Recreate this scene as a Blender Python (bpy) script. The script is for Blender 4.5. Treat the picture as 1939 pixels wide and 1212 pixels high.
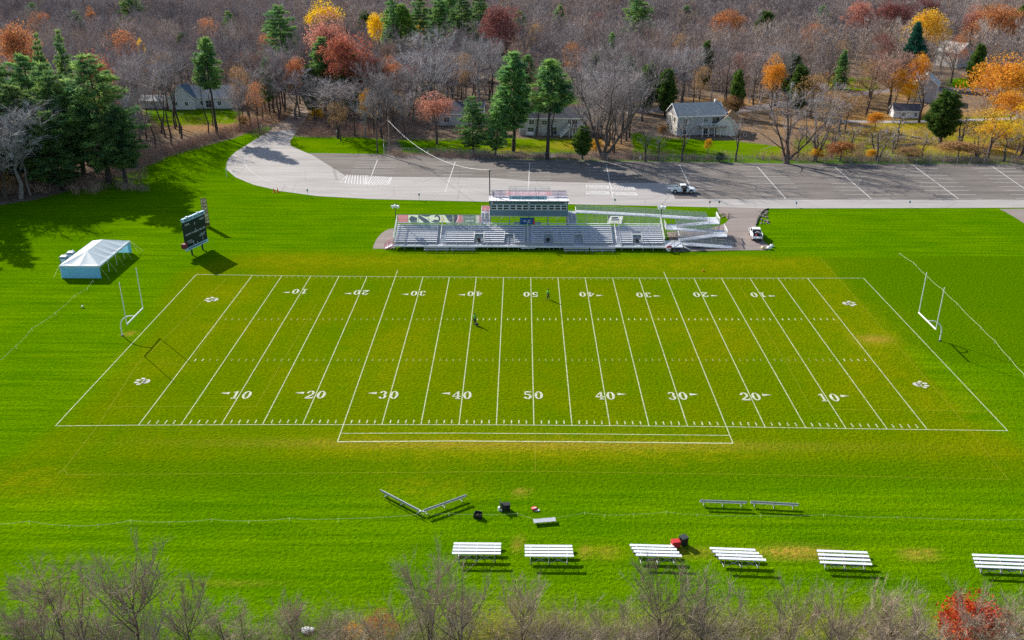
import bpy, math, random
import numpy as np
from mathutils import Vector, Matrix

# ------------------------------------------------------------------ camera, sky, sun, exposure
W0, H0 = 1939.0, 1212.0
FOC = 0.8869
CAM = Vector((-1.9073, -116.5387, 53.8457))
CROT = (1.1589, -0.00258, 0.00834)
scene = bpy.context.scene
for o in list(bpy.data.objects):
    bpy.data.objects.remove(o)
col = scene.collection
cd = bpy.data.cameras.new('camera')
cam = bpy.data.objects.new('camera', cd)
col.objects.link(cam)
cam.location = CAM
cam.rotation_euler = CROT
cd.sensor_fit = 'HORIZONTAL'
cd.sensor_width = 36.0
cd.lens = FOC * 36.0
cd.clip_start = 1.0
cd.clip_end = 6000.0
scene.camera = cam

SUN_DIR = Vector((1.12, -1.26, -1.0)).normalized()      # the way the light travels
ELEV = math.asin(-SUN_DIR.z)
world = bpy.data.worlds.new('World')
scene.world = world
world.use_nodes = True
wn = world.node_tree
sky = wn.nodes.new('ShaderNodeTexSky')
sky.sky_type = 'NISHITA'
sky.sun_disc = False
sky.sun_elevation = ELEV
sky.sun_rotation = math.atan2(-SUN_DIR.x, -SUN_DIR.y) % (2 * math.pi)
bg = wn.nodes['Background']
wn.links.new(sky.outputs[0], bg.inputs[0])
bg.inputs[1].default_value = 0.1
sl = bpy.data.lights.new('sun', 'SUN')
sl.energy = 4.7
sl.angle = math.radians(0.5)
sl.color = (1.0, 0.93, 0.82)
sun = bpy.data.objects.new('sun', sl)
col.objects.link(sun)
sun.rotation_euler = SUN_DIR.to_track_quat('-Z', 'Y').to_euler()
scene.view_settings.view_transform = 'Standard'
scene.view_settings.look = 'None'
scene.view_settings.exposure = 0.76
scene.view_settings.gamma = 1.0
scene.view_settings.use_curve_mapping = False
scene.cycles.use_denoising = False
scene.cycles.max_bounces = 6
scene.cycles.transparent_max_bounces = 12

# ------------------------------------------------------------------ where things stand: photo reading -> ground metres
RC = Matrix.Rotation(CROT[2], 3, 'Z') @ Matrix.Rotation(CROT[1], 3, 'Y') @ Matrix.Rotation(CROT[0], 3, 'X')
def ray(x, y):
    return RC @ Vector(((x - W0 / 2) / (FOC * W0), -(y - H0 / 2) / (FOC * W0), -1.0))
def at(x, y, z=0.0):
    d = ray(x, y)
    return CAM + d * ((z - CAM.z) / d.z)
def atY(x, y, Y):
    d = ray(x, y)
    return CAM + d * ((Y - CAM.y) / d.y)
def pj(p):
    c = RC.transposed() @ (Vector(p) - CAM)
    return W0 / 2 - FOC * W0 * c.x / c.z, H0 / 2 + FOC * W0 * c.y / c.z
def hgt(base, y):
    lo, hi = 0.0, 60.0
    for _ in range(40):
        m = (lo + hi) / 2
        if pj((base[0], base[1], m))[1] > y: lo = m
        else: hi = m
    return lo
def ppm(p):                                             # photo pixels per metre at a point
    return FOC * W0 / (Vector(p) - CAM).length

# ------------------------------------------------------------------ materials
def mat(name, rgb, rough=0.8, metal=0.0, var=0.12, scale=1.2, spec=0.3, transl=0.0, island=0.0, rnd=0.0, bump=0.0, alt=None):
    m = bpy.data.materials.new(name)
    m.use_nodes = True
    nt = m.node_tree
    N, L = nt.nodes, nt.links
    b = N['Principled BSDF']
    b.inputs['Roughness'].default_value = rough
    b.inputs['Metallic'].default_value = metal
    b.inputs['Specular IOR Level'].default_value = spec
    tc = N.new('ShaderNodeTexCoord')
    nz = N.new('ShaderNodeTexNoise')
    nz.inputs['Scale'].default_value = scale
    nz.inputs['Detail'].default_value = 5
    L.new(tc.outputs['Object'], nz.inputs['Vector'])
    mx = N.new('ShaderNodeMix'); mx.data_type = 'RGBA'
    mr = N.new('ShaderNodeMapRange')
    mr.inputs[1].default_value = 0.3; mr.inputs[2].default_value = 0.7
    L.new(nz.outputs['Fac'], mr.inputs[0])
    L.new(mr.outputs[0], mx.inputs[0])
    mx.inputs[6].default_value = tuple(c * (1 - var) for c in rgb) + (1,)
    c2 = alt if alt else tuple(min(1, c * (1 + var)) for c in rgb)
    mx.inputs[7].default_value = tuple(c2) + (1,)
    out = mx.outputs[2]
    def vary(sock, amt, hue):
        hs = N.new('ShaderNodeHueSaturation')
        m1 = N.new('ShaderNodeMapRange'); m1.inputs[3].default_value = 1 - amt; m1.inputs[4].default_value = 1 + amt
        L.new(sock, m1.inputs[0]); L.new(m1.outputs[0], hs.inputs['Value'])
        wn_ = N.new('ShaderNodeTexWhiteNoise'); wn_.noise_dimensions = '1D'
        L.new(sock, wn_.inputs['W'])
        m2 = N.new('ShaderNodeMapRange'); m2.inputs[3].default_value = 0.5 - hue; m2.inputs[4].default_value = 0.5 + hue
        L.new(wn_.outputs['Value'], m2.inputs[0]); L.new(m2.outputs[0], hs.inputs['Hue'])
        L.new(out, hs.inputs['Color'])
        return hs.outputs[0]
    if island:
        g = N.new('ShaderNodeNewGeometry')
        out = vary(g.outputs['Random Per Island'], island, island * 0.05)
    if rnd:
        oi = N.new('ShaderNodeObjectInfo')
        out = vary(oi.outputs['Random'], rnd, rnd * 0.06)
    L.new(out, b.inputs['Base Color'])
    if bump:
        bp = N.new('ShaderNodeBump'); bp.inputs['Strength'].default_value = bump
        bp.inputs['Distance'].default_value = 0.05
        L.new(nz.outputs['Fac'], bp.inputs['Height']); L.new(bp.outputs[0], b.inputs['Normal'])
    if transl:
        t = N.new('ShaderNodeBsdfTranslucent')
        ms = N.new('ShaderNodeMixShader'); ms.inputs[0].default_value = transl
        L.new(out, t.inputs['Color'])
        L.new(b.outputs[0], ms.inputs[1]); L.new(t.outputs[0], ms.inputs[2])
        L.new(ms.outputs[0], N['Material Output'].inputs['Surface'])
    return m

def see_through(name, rgb, fac):                        # woven wire seen from far: partly open
    m = bpy.data.materials.new(name); m.use_nodes = True
    N, L = m.node_tree.nodes, m.node_tree.links
    b = N['Principled BSDF']; b.inputs['Base Color'].default_value = tuple(rgb) + (1,)
    b.inputs['Roughness'].default_value = 0.5
    t = N.new('ShaderNodeBsdfTransparent'); ms = N.new('ShaderNodeMixShader'); ms.inputs[0].default_value = fac
    L.new(t.outputs[0], ms.inputs[1]); L.new(b.outputs[0], ms.inputs[2])
    L.new(ms.outputs[0], N['Material Output'].inputs['Surface'])
    return m

M = {}
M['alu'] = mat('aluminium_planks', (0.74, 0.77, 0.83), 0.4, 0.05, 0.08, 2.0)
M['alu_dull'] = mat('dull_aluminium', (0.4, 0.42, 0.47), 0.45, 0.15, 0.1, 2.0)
M['foot_grey'] = mat('gap_shade_foot_plank', (0.13, 0.14, 0.17), 0.6, 0.2, 0.2, 2.0)  # coloured dark so the gaps between seat planks look shaded
M['steel'] = mat('galvanised_steel', (0.42, 0.43, 0.45), 0.45, 0.5, 0.12, 3.0)
M['dark_steel'] = mat('dark_steel', (0.05, 0.055, 0.06), 0.5, 0.3)
M['mesh'] = see_through('chain_link', (0.42, 0.44, 0.46), 0.2)
M['mesh_fence'] = see_through('fence_wire', (0.25, 0.25, 0.26), 0.16)
M['white'] = mat('white_paint', (0.8, 0.8, 0.79), 0.5, 0, 0.05)
M['post_white'] = mat('goal_post_white', (0.82, 0.82, 0.78), 0.4, 0, 0.04)
M['black'] = mat('black_plastic', (0.018, 0.018, 0.02), 0.5)
M['rubber'] = mat('tyre_rubber', (0.02, 0.02, 0.021), 0.85)
M['glass'] = mat('dark_glass', (0.03, 0.045, 0.055), 0.08, 0, 0.2, 0.8, 0.6)
M['red'] = mat('red_plastic', (0.5, 0.03, 0.035), 0.5)
M['maroon'] = mat('faded_pink_vinyl', (0.62, 0.22, 0.34), 0.6, 0, 0.1, 0.7, transl=0.5)
M['maroon_dark'] = mat('maroon_vinyl', (0.2, 0.03, 0.05), 0.6, 0, 0.1, 0.7)
M['grey_vinyl'] = mat('grey_vinyl', (0.46, 0.46, 0.52), 0.6, 0, 0.08, transl=0.5)
M['slate_vinyl'] = mat('slate_vinyl', (0.13, 0.17, 0.22), 0.6, 0, 0.08, transl=0.5)
M['pale_vinyl'] = mat('pale_vinyl', (0.7, 0.76, 0.68), 0.6, 0, 0.06, transl=0.5)
M['cream_vinyl'] = mat('cream_vinyl', (0.74, 0.66, 0.5), 0.6, 0, 0.06, transl=0.5)
M['white_vinyl'] = mat('white_vinyl', (0.88, 0.87, 0.88), 0.5, 0, 0.04, transl=0.55)
for k_ in ('maroon', 'grey_vinyl', 'slate_vinyl', 'pale_vinyl', 'white_vinyl'):           # perforated banner mesh: some light passes
    m_ = M[k_].copy(); m_.name = M[k_].name + '_mesh'; N_, L_ = m_.node_tree.nodes, m_.node_tree.links
    o_ = N_['Material Output']; s_ = o_.inputs['Surface'].links[0].from_socket; t_ = N_.new('ShaderNodeBsdfTransparent'); x_ = N_.new('ShaderNodeMixShader'); x_.inputs[0].default_value = 0.72
    L_.new(t_.outputs[0], x_.inputs[1]); L_.new(s_, x_.inputs[2]); L_.new(x_.outputs[0], o_.inputs['Surface']); M[k_ + '_mesh'] = m_
M['roof_mesh'] = M['maroon_mesh'].copy(); [setattr(n_.inputs[0], 'default_value', 0.42) for n_ in M['roof_mesh'].node_tree.nodes if n_.type == 'MIX_SHADER' and n_.inputs[1].is_linked and n_.inputs[1].links[0].from_node.type == 'BSDF_TRANSPARENT']
M['navy'] = mat('blue_cloth', (0.02, 0.09, 0.25), 0.7, 0, 0.15)
M['box_green'] = mat('press_box_siding', (0.1, 0.19, 0.2), 0.6, 0, 0.1, 0.6)
M['box_grey'] = mat('press_box_lower_siding', (0.12, 0.2, 0.25), 0.6, 0, 0.1, 0.6)
M['roof_white'] = mat('white_membrane_roof', (0.74, 0.72, 0.73), 0.7, 0, 0.1, 0.5)
M['tent'] = mat('white_tent_vinyl', (0.8, 0.87, 0.93), 0.45, 0, 0.04, 0.4, transl=0.35)
M['tent_wall'] = mat('shade_blue_tent_wall_vinyl', (0.24, 0.6, 0.86), 0.5, 0, 0.05, 0.5, transl=0.25)  # white wall vinyl, with the blue of its shade put into the colour
M['bark'] = mat('bark', (0.085, 0.066, 0.056), 0.95, 0, 0.35, 3.0, rnd=0.3)
M['bark_grey'] = mat('grey_bark', (0.2, 0.175, 0.155), 0.95, 0, 0.3, 2.0, rnd=0.2)
M['bark_dark'] = mat('dark_bark', (0.05, 0.042, 0.038), 0.95, 0, 0.3, 3.0)
M['wood'] = mat('weathered_wood', (0.3, 0.24, 0.18), 0.9, 0, 0.25, 3.0)
M['rope'] = mat('pale_rope', (0.88, 0.92, 0.62), 0.9, transl=0.4)
M['gold'] = mat('cream_panel', (0.72, 0.58, 0.36), 0.6, 0, 0.12, 1.5)
M['brown_sign'] = mat('brown_board', (0.14, 0.065, 0.03), 0.7)
M['score'] = mat('scoreboard_face', (0.012, 0.02, 0.028), 0.45, 0, 0.1)
M['score_blue'] = mat('scoreboard_banner', (0.4, 0.6, 0.76), 0.5, 0, 0.06)
M['score_text'] = mat('scoreboard_lettering', (0.75, 0.77, 0.78), 0.6)
M['ink'] = mat('dark_lettering', (0.025, 0.05, 0.085), 0.6)
M['sign_blue'] = mat('blue_sign_face', (0.12, 0.3, 0.45), 0.5)
M['toilet'] = mat('grey_toilet_plastic', (0.12, 0.15, 0.18), 0.5)
M['toilet_roof'] = mat('pale_toilet_roof', (0.66, 0.72, 0.78), 0.45)
M['neon'] = mat('neon_green_cloth', (0.26, 0.93, 0.05), 0.8, 0, 0.04, 6, transl=0.55)
M['dark_cloth'] = mat('dark_cloth', (0.02, 0.022, 0.03), 0.9)
M['skin'] = mat('skin', (0.46, 0.27, 0.19), 0.6)
M['hair'] = mat('hair', (0.03, 0.02, 0.016), 0.8)
M['shoe'] = mat('shoe', (0.03, 0.03, 0.035), 0.7)
M['shoe_white'] = mat('pale_shoe', (0.6, 0.6, 0.6), 0.7)
M['car_white'] = mat('white_car_paint', (0.78, 0.79, 0.8), 0.25, 0, 0.02, 0.6, 0.5)
M['truck_paint'] = mat('pale_silver_car_paint', (0.78, 0.83, 0.84), 0.28, 0.0, 0.04, 0.6, 0.5)
M['tail_red'] = mat('tail_lamp_red', (0.5, 0.02, 0.02), 0.3)
M['lamp_clear'] = mat('lamp_clear', (0.75, 0.77, 0.78), 0.2)
M['rim'] = mat('wheel_rim', (0.5, 0.51, 0.53), 0.35, 0.6)
M['mulch'] = mat('stone_pile', (0.22, 0.19, 0.17), 0.95, 0, 0.4, 2.5)
M['cone'] = mat('cone_orange', (0.75, 0.14, 0.03), 0.6)

def paint(name, rgb, fac=1.0):                          # line paint on grass: thin in places, so grass shows
    m = bpy.data.materials.new(name); m.use_nodes = True
    N, L = m.node_tree.nodes, m.node_tree.links
    b = N['Principled BSDF']; b.inputs['Roughness'].default_value = 0.9
    b.inputs['Specular IOR Level'].default_value = 0.1
    b.inputs['Base Color'].default_value = tuple(rgb) + (1,)
    tc = N.new('ShaderNodeTexCoord'); nz = N.new('ShaderNodeTexNoise')
    nz.inputs['Scale'].default_value = 3.2; nz.inputs['Detail'].default_value = 4
    L.new(tc.outputs['Object'], nz.inputs['Vector'])
    mr = N.new('ShaderNodeMapRange'); mr.inputs[1].default_value = 0.3; mr.inputs[2].default_value = 0.62
    mr.inputs[3].default_value = 0.38 * fac; mr.inputs[4].default_value = fac
    L.new(nz.outputs['Fac'], mr.inputs[0])
    t = N.new('ShaderNodeBsdfTransparent'); ms = N.new('ShaderNodeMixShader')
    L.new(mr.outputs[0], ms.inputs[0]); L.new(t.outputs[0], ms.inputs[1]); L.new(b.outputs[0], ms.inputs[2])
    L.new(ms.outputs[0], N['Material Output'].inputs['Surface'])
    return m
M['paw'] = paint('paw_paint', (0.66, 0.66, 0.6), 0.85)
M['line'] = paint('field_line_paint', (0.62, 0.68, 0.42), 0.78)
M['number'] = paint('field_number_paint', (0.7, 0.71, 0.58), 0.8)
M['faint'] = paint('worn_line_paint', (0.55, 0.58, 0.25), 0.38)
M['yellow_line'] = paint('faint_yellow_paint', (0.45, 0.42, 0.03), 0.24)
M['lot_line'] = paint('parking_line_paint', (0.72, 0.71, 0.7), 0.9)

# ------------------------------------------------------------------ mesh building
class MB:
    def __init__(s): s.v = []; s.f = []
    def add(s, vs, fs):
        n = len(s.v); s.v += [tuple(p) for p in vs]; s.f += [tuple(i + n for i in f) for f in fs]
        return s
    def box(s, c, d, rz=0.0, taper=1.0):
        x, y, z = (k / 2 for k in d); t = taper
        P = [(-x, -y, -z), (x, -y, -z), (x, y, -z), (-x, y, -z), (-x * t, -y * t, z), (x * t, -y * t, z), (x * t, y * t, z), (-x * t, y * t, z)]
        ca, sa = math.cos(rz), math.sin(rz)
        return s.add([(c[0] + a * ca - b * sa, c[1] + a * sa + b * ca, c[2] + e) for a, b, e in P],
                     [(0, 3, 2, 1), (4, 5, 6, 7), (0, 1, 5, 4), (1, 2, 6, 5), (2, 3, 7, 6), (3, 0, 4, 7)])
    def bar(s, p, q, w, h=None, up=(0, 0, 1)):
        h = w if h is None else h
        p, q = Vector(p), Vector(q); d = (q - p).normalized(); u = Vector(up)
        if abs(d.dot(u)) > 0.98: u = Vector((0, 1, 0))
        a = d.cross(u).normalized() * (w / 2); b = a.cross(d).normalized() * (h / 2)
        P = [p - a - b, p + a - b, p + a + b, p - a + b, q - a - b, q + a - b, q + a + b, q - a + b]
        return s.add(P, [(0, 1, 2, 3), (7, 6, 5, 4), (0, 4, 5, 1), (1, 5, 6, 2), (2, 6, 7, 3), (3, 7, 4, 0)])
    def tube(s, p, q, r0, r1=None, n=6, cap=True):
        r1 = r0 if r1 is None else r1
        p, q = Vector(p), Vector(q); d = (q - p)
        if d.length < 1e-6: return s
        d.normalize(); u = Vector((0, 0, 1)) if abs(d.z) < 0.95 else Vector((1, 0, 0))
        a = d.cross(u).normalized(); b = d.cross(a)
        P = []
        for c, r in ((p, r0), (q, r1)):
            for k in range(n):
                t = 2 * math.pi * k / n
                P.append(c + a * (math.cos(t) * r) + b * (math.sin(t) * r))
        F = [(k, (k + 1) % n, n + (k + 1) % n, n + k) for k in range(n)]
        if cap: F += [tuple(range(n - 1, -1, -1)), tuple(range(n, 2 * n))]
        return s.add(P, F)
    def path(s, pts, r, n=6):
        for a, b in zip(pts, pts[1:]): s.tube(a, b, r, r, n)
        return s
    def poly(s, pts): return s.add(pts, [tuple(range(len(pts)))])
    def prism(s, pts, z0, z1):                          # pts counter-clockwise in x, y
        n = len(pts)
        return s.add([(p[0], p[1], z0) for p in pts] + [(p[0], p[1], z1) for p in pts],
                     [tuple(range(n - 1, -1, -1)), tuple(range(n, 2 * n))] + [(k, (k + 1) % n, n + (k + 1) % n, n + k) for k in range(n)])
    def extr(s, prof, y0, y1):                          # profile in x, z extruded along y
        n = len(prof)
        return s.add([(p[0], y0, p[1]) for p in prof] + [(p[0], y1, p[1]) for p in prof],
                     [tuple(range(n)), tuple(range(2 * n - 1, n - 1, -1))] + [(k, n + k, n + (k + 1) % n, (k + 1) % n) for k in range(n)])
    def ribbon(s, pts, w, z):                           # flat strip on the ground
        for p, q in zip(pts, pts[1:]):
            p, q = Vector((p[0], p[1], 0)), Vector((q[0], q[1], 0)); d = (q - p)
            if d.length < 1e-5: continue
            a = Vector((-d.y, d.x, 0)).normalized() * (w / 2)
            s.add([(v.x, v.y, z) for v in (p - a, q - a, q + a, p + a)], [(0, 1, 2, 3)])
        return s
    def ball(s, c, r, n=8, sz=1.0):
        P = []; F = []
        m = max(4, n // 2 + 1)
        for i in range(m + 1):
            t = math.pi * i / m
            for k in range(n):
                a = 2 * math.pi * k / n
                P.append((c[0] + r * math.sin(t) * math.cos(a), c[1] + r * math.sin(t) * math.sin(a), c[2] - r * sz * math.cos(t)))
        for i in range(m):
            for k in range(n):
                F.append((i * n + k, i * n + (k + 1) % n, (i + 1) * n + (k + 1) % n, (i + 1) * n + k))
        return s.add(P, F)
    def build(s, name, m, parent=None, smooth=False, bevel=0.0):
        me = bpy.data.meshes.new(name)
        off = parent_loc(parent)
        me.from_pydata([(a - off[0], b - off[1], c - off[2]) for a, b, c in s.v], [], s.f)
        me.materials.append(M[m] if isinstance(m, str) else m)
        if smooth: me.polygons.foreach_set('use_smooth', [True] * len(me.polygons))
        me.update()
        o = bpy.data.objects.new(name, me); col.objects.link(o)
        if parent: o.parent = parent
        if bevel:
            bv = o.modifiers.new('bevel', 'BEVEL'); bv.width = bevel; bv.segments = 2; bv.limit_method = 'ANGLE'
        return o
WORLD_ROOTS = {}
def parent_loc(p):                                      # parts given in world metres under a root made with world=True
    return WORLD_ROOTS.get(p.name, (0, 0, 0)) if p else (0, 0, 0)
def tag(o, label=None, cat=None, group=None, kind=None):
    if label: o['label'] = label
    if cat: o['category'] = cat
    if group: o['group'] = group
    if kind: o['kind'] = kind
    return o
def thing(name, label, cat, loc=(0, 0, 0), rz=0.0, group=None, world=False):
    o = bpy.data.objects.new(name, None); o.empty_display_size = 0.5
    col.objects.link(o); o.location = loc; o.rotation_euler = (0, 0, rz)
    if world: WORLD_ROOTS[o.name] = tuple(loc)
    return tag(o, label, cat, group)
def sub_root(o, root):                                  # let sub-parts of a world-built part use the same offset
    WORLD_ROOTS[o.name] = WORLD_ROOTS.get(root.name, (0, 0, 0))
    return o
def copy_tree(o, parent=None):
    c = o.copy(); col.objects.link(c)
    if parent: c.parent = parent
    for ch in o.children: copy_tree(ch, c)
    return c
def raw(name, V, F, m, parent=None):                    # fast numpy mesh; F is (n, 3) or (n, 4)
    me = bpy.data.meshes.new(name)
    V = np.asarray(V, np.float32); F = np.asarray(F, np.int32)
    k = F.shape[1]
    me.vertices.add(len(V)); me.vertices.foreach_set('co', V.ravel())
    me.loops.add(F.size); me.loops.foreach_set('vertex_index', F.ravel())
    me.polygons.add(len(F)); me.polygons.foreach_set('loop_start', np.arange(0, F.size, k, dtype=np.int32))
    me.materials.append(M[m] if isinstance(m, str) else m)
    me.update(calc_edges=True); me.validate()
    o = bpy.data.objects.new(name, me); col.objects.link(o)
    if parent: o.parent = parent
    return o
def text_mesh(s, name, size, m, parent, loc, rot, align='CENTER', ext=0.01, sx=1.0, space=1.0):
    cu = bpy.data.curves.new(name, 'FONT'); cu.body = s; cu.size = size; cu.extrude = ext
    cu.align_x = align; cu.align_y = 'CENTER'; cu.space_character = space
    t = bpy.data.objects.new(name + '_curve', cu); col.objects.link(t)
    dg = bpy.context.evaluated_depsgraph_get()
    me = bpy.data.meshes.new_from_object(t.evaluated_get(dg))
    bpy.data.objects.remove(t); bpy.data.curves.remove(cu)
    me.name = name; me.materials.clear(); me.materials.append(M[m])
    o = bpy.data.objects.new(name, me); col.objects.link(o)
    o.parent = parent; o.location = loc; o.rotation_euler = rot; o.scale = (sx, 1, 1)
    return o

# ------------------------------------------------------------------ ground: one sheet out to the horizon
rng = np.random.default_rng(7)
def axis(segs):
    out = []
    for a, b, n in segs: out += list(np.linspace(a, b, n, endpoint=False))
    return np.array(out + [segs[-1][1]])
gx = axis([(-2600, -400, 10), (-400, -130, 70), (-130, 130, 290), (130, 330, 60), (330, 2600, 10)])
gy = axis([(-1200, -90, 8), (-90, 125, 250), (125, 340, 120), (340, 3200, 16)])
GX, GY = np.meshgrid(gx, gy)
def inpoly(px):
    P = [at(x, y) for x, y in px]
    r = np.zeros(GX.shape, bool); j = len(P) - 1
    for i in range(len(P)):
        xi, yi, xj, yj = P[i].x, P[i].y, P[j].x, P[j].y
        if abs(yj - yi) > 1e-9:
            r ^= ((yi > GY) != (yj > GY)) & (GX < (xj - xi) * (GY - yi) / (yj - yi) + xi)
        j = i
    return r
def blur(a, n):
    a = a.astype(float)
    for _ in range(n):
        p = np.pad(a, 1, mode='edge')
        a = (p[:-2, 1:-1] + p[2:, 1:-1] + p[1:-1, :-2] + p[1:-1, 2:] + 2 * a) / 6
    return a
def spot(x, y, rx, ry, w=1.0):                          # soft patch, radii in metres
    p = at(x, y)
    return w * np.exp(-(((GX - p.x) / rx) ** 2 + ((GY - p.y) / ry) ** 2))
LAWN_PX = [(-900, 420), (-200, 400), (0, 388), (70, 378), (165, 352), (262, 322), (330, 290), (395, 274), (440, 263), (505, 238),
           (560, 258), (730, 262), (730, 297), (1100, 302), (2100, 309), (4200, 330), (3600, 1260), (2100, 1265), (1400, 1255), (960, 1270), (520, 1250), (0, 1250), (-700, 1260)]
litter = 1 - blur(inpoly(LAWN_PX), 3)
yard = np.zeros(GX.shape)
for P, s in [([(750, 262), (1100, 262), (1105, 292), (760, 290)], 0.75), ([(1195, 250), (1262, 262), (1385, 266), (1480, 278), (1478, 305), (1200, 300)], 1.0),
             ([(262, 208), (455, 204), (460, 234), (300, 240)], 0.7), ([(1500, 262), (1700, 225), (1939, 215), (2100, 230), (2100, 306), (1500, 304)], 0.7),
             ([(1560, 150), (1660, 145), (1665, 172), (1560, 172)], 0.9), ([(1795, 148), (1850, 148), (1850, 168), (1795, 165)], 0.9), ([(970, 180), (1100, 182), (1100, 198), (970, 196)], 0.7)]:
    yard = np.maximum(yard, blur(inpoly(P), 2) * s)
litter = np.clip(litter - yard, 0, 1)
field = blur(inpoly([(235, 700), (330, 520), (470, 478), (700, 478), (1553, 486), (1700, 640), (1830, 790), (2050, 905), (960, 905), (-60, 918), (60, 850)]), 1)
field = np.where(GX > 10, field, 0) * np.clip((GX - 10) / 25, 0, 1) + blur(field, 7) * (1 - np.clip((GX - 10) / 25, 0, 1))
dark = blur(inpoly([(1553, 488), (2200, 484), (2200, 700), (1990, 690), (1800, 690), (1700, 640)]), 0)
dark = np.maximum(dark, 0.8 * blur(inpoly([(-300, 868), (1939, 868), (2200, 922), (-300, 930)]), 1))
yellow = np.zeros(GX.shape); brown = np.zeros(GX.shape)
for x, y, a, b, w in [(560, 492, 11, 4, .75), (760, 495, 12, 3, .55), (1000, 500, 20, 4, .7), (1250, 500, 16, 3.5, .55), (1450, 497, 12, 4, .75), (1560, 540, 6, 6, .5),
                      (1620, 600, 7, 7, .6), (1660, 650, 5, 6, .6), (1600, 690, 9, 6, .4), (1780, 760, 8, 5, .6), (440, 560, 7, 5, .6), (250, 690, 6, 6, .45), (420, 620, 8, 6, .35),
                      (700, 700, 9, 8, .35), (780, 640, 7, 8, .35), (1250, 620, 12, 8, .35), (1450, 640, 10, 8, .35), (1000, 850, 22, 3, .75), (760, 840, 10, 3.5, .55), (1250, 850, 12, 3, .6),
                      (800, 925, 6, 3, .7), (40, 905, 6, 3, .7), (100, 930, 5, 2.5, .45), (1150, 1045, 2.2, 1.0, .9), (1870, 620, 6, 10, .15), (1900, 850, 8, 6, .4),
                      (1000, 262, 6, 3, .7), (1080, 272, 10, 6, .9), (920, 272, 12, 6, .5), (320, 228, 12, 6, .5), (1480, 295, 8, 5, .7), (1700, 260, 30, 14, .7), (1850, 250, 30, 14, .7), (620, 280, 8, 4, .35), (560, 270, 5, 3, .6)]:
    yellow += spot(x, y, a, b, w)
for x, y, a, b, w in [(1655, 642, 2.2, 1.2, .8), (1505, 1046, 3.2, .8, 1.0), (1150, 1046, .8, .8, .4), (1720, 1050, .7, .5, .8), (1740, 1050, .7, .5, .8), (1765, 1050, .7, .5, .8), (1110, 1044, .5, .7, .7), (988, 933, .5, .5, 1.2), (980, 1030, .35, .9, .6),
                      (1000, 842, 30, .9, .5), (1310, 1046, 3, .6, .5), (1560, 245, 26, 10, .8), (1900, 285, 20, 8, .9), (1780, 275, 22, 7, .5), (1100, 278, 8, 4, .5), (970, 285, 7, 3, .6), (1600, 160, 10, 4, .9),
                      (960, 1200, 5, 3, .3), (350, 150, 10, 8, .5), (700, 1195, 2, 2, .3), (1600, 1195, 30, 3, .3), (335, 1100, 9, .12, .45), (620, 1113, 11, .12, .5), (440, 1104, 4, .12, .3), (245, 632, .7, .7, .8)]:  # thin lower streaks: tyre ruts with their shadow lines painted brown
    brown += spot(x, y, a, b, w)
orange = np.zeros(GX.shape)
for x, y, a, b, w in [(1700, 240, 40, 20, .9), (1900, 240, 40, 24, 1), (1600, 180, 25, 20, .7), (1230, 210, 8, 6, .8), (1390, 200, 12, 10, .8), (400, 240, 18, 10, .7), (1120, 275, 12, 8, .8), (1560, 290, 20, 8, .7), (540, 220, 12, 8, .5), (1300, 190, 30, 6, .4)]:
    orange += spot(x, y, a, b, w)
idx = np.arange(GX.size).reshape(GX.shape)
GF = np.stack([idx[:-1, :-1], idx[:-1, 1:], idx[1:, 1:], idx[1:, :-1]], -1).reshape(-1, 4)
GV = np.stack([GX, GY, np.zeros(GX.shape)], -1).reshape(-1, 3)
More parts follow.
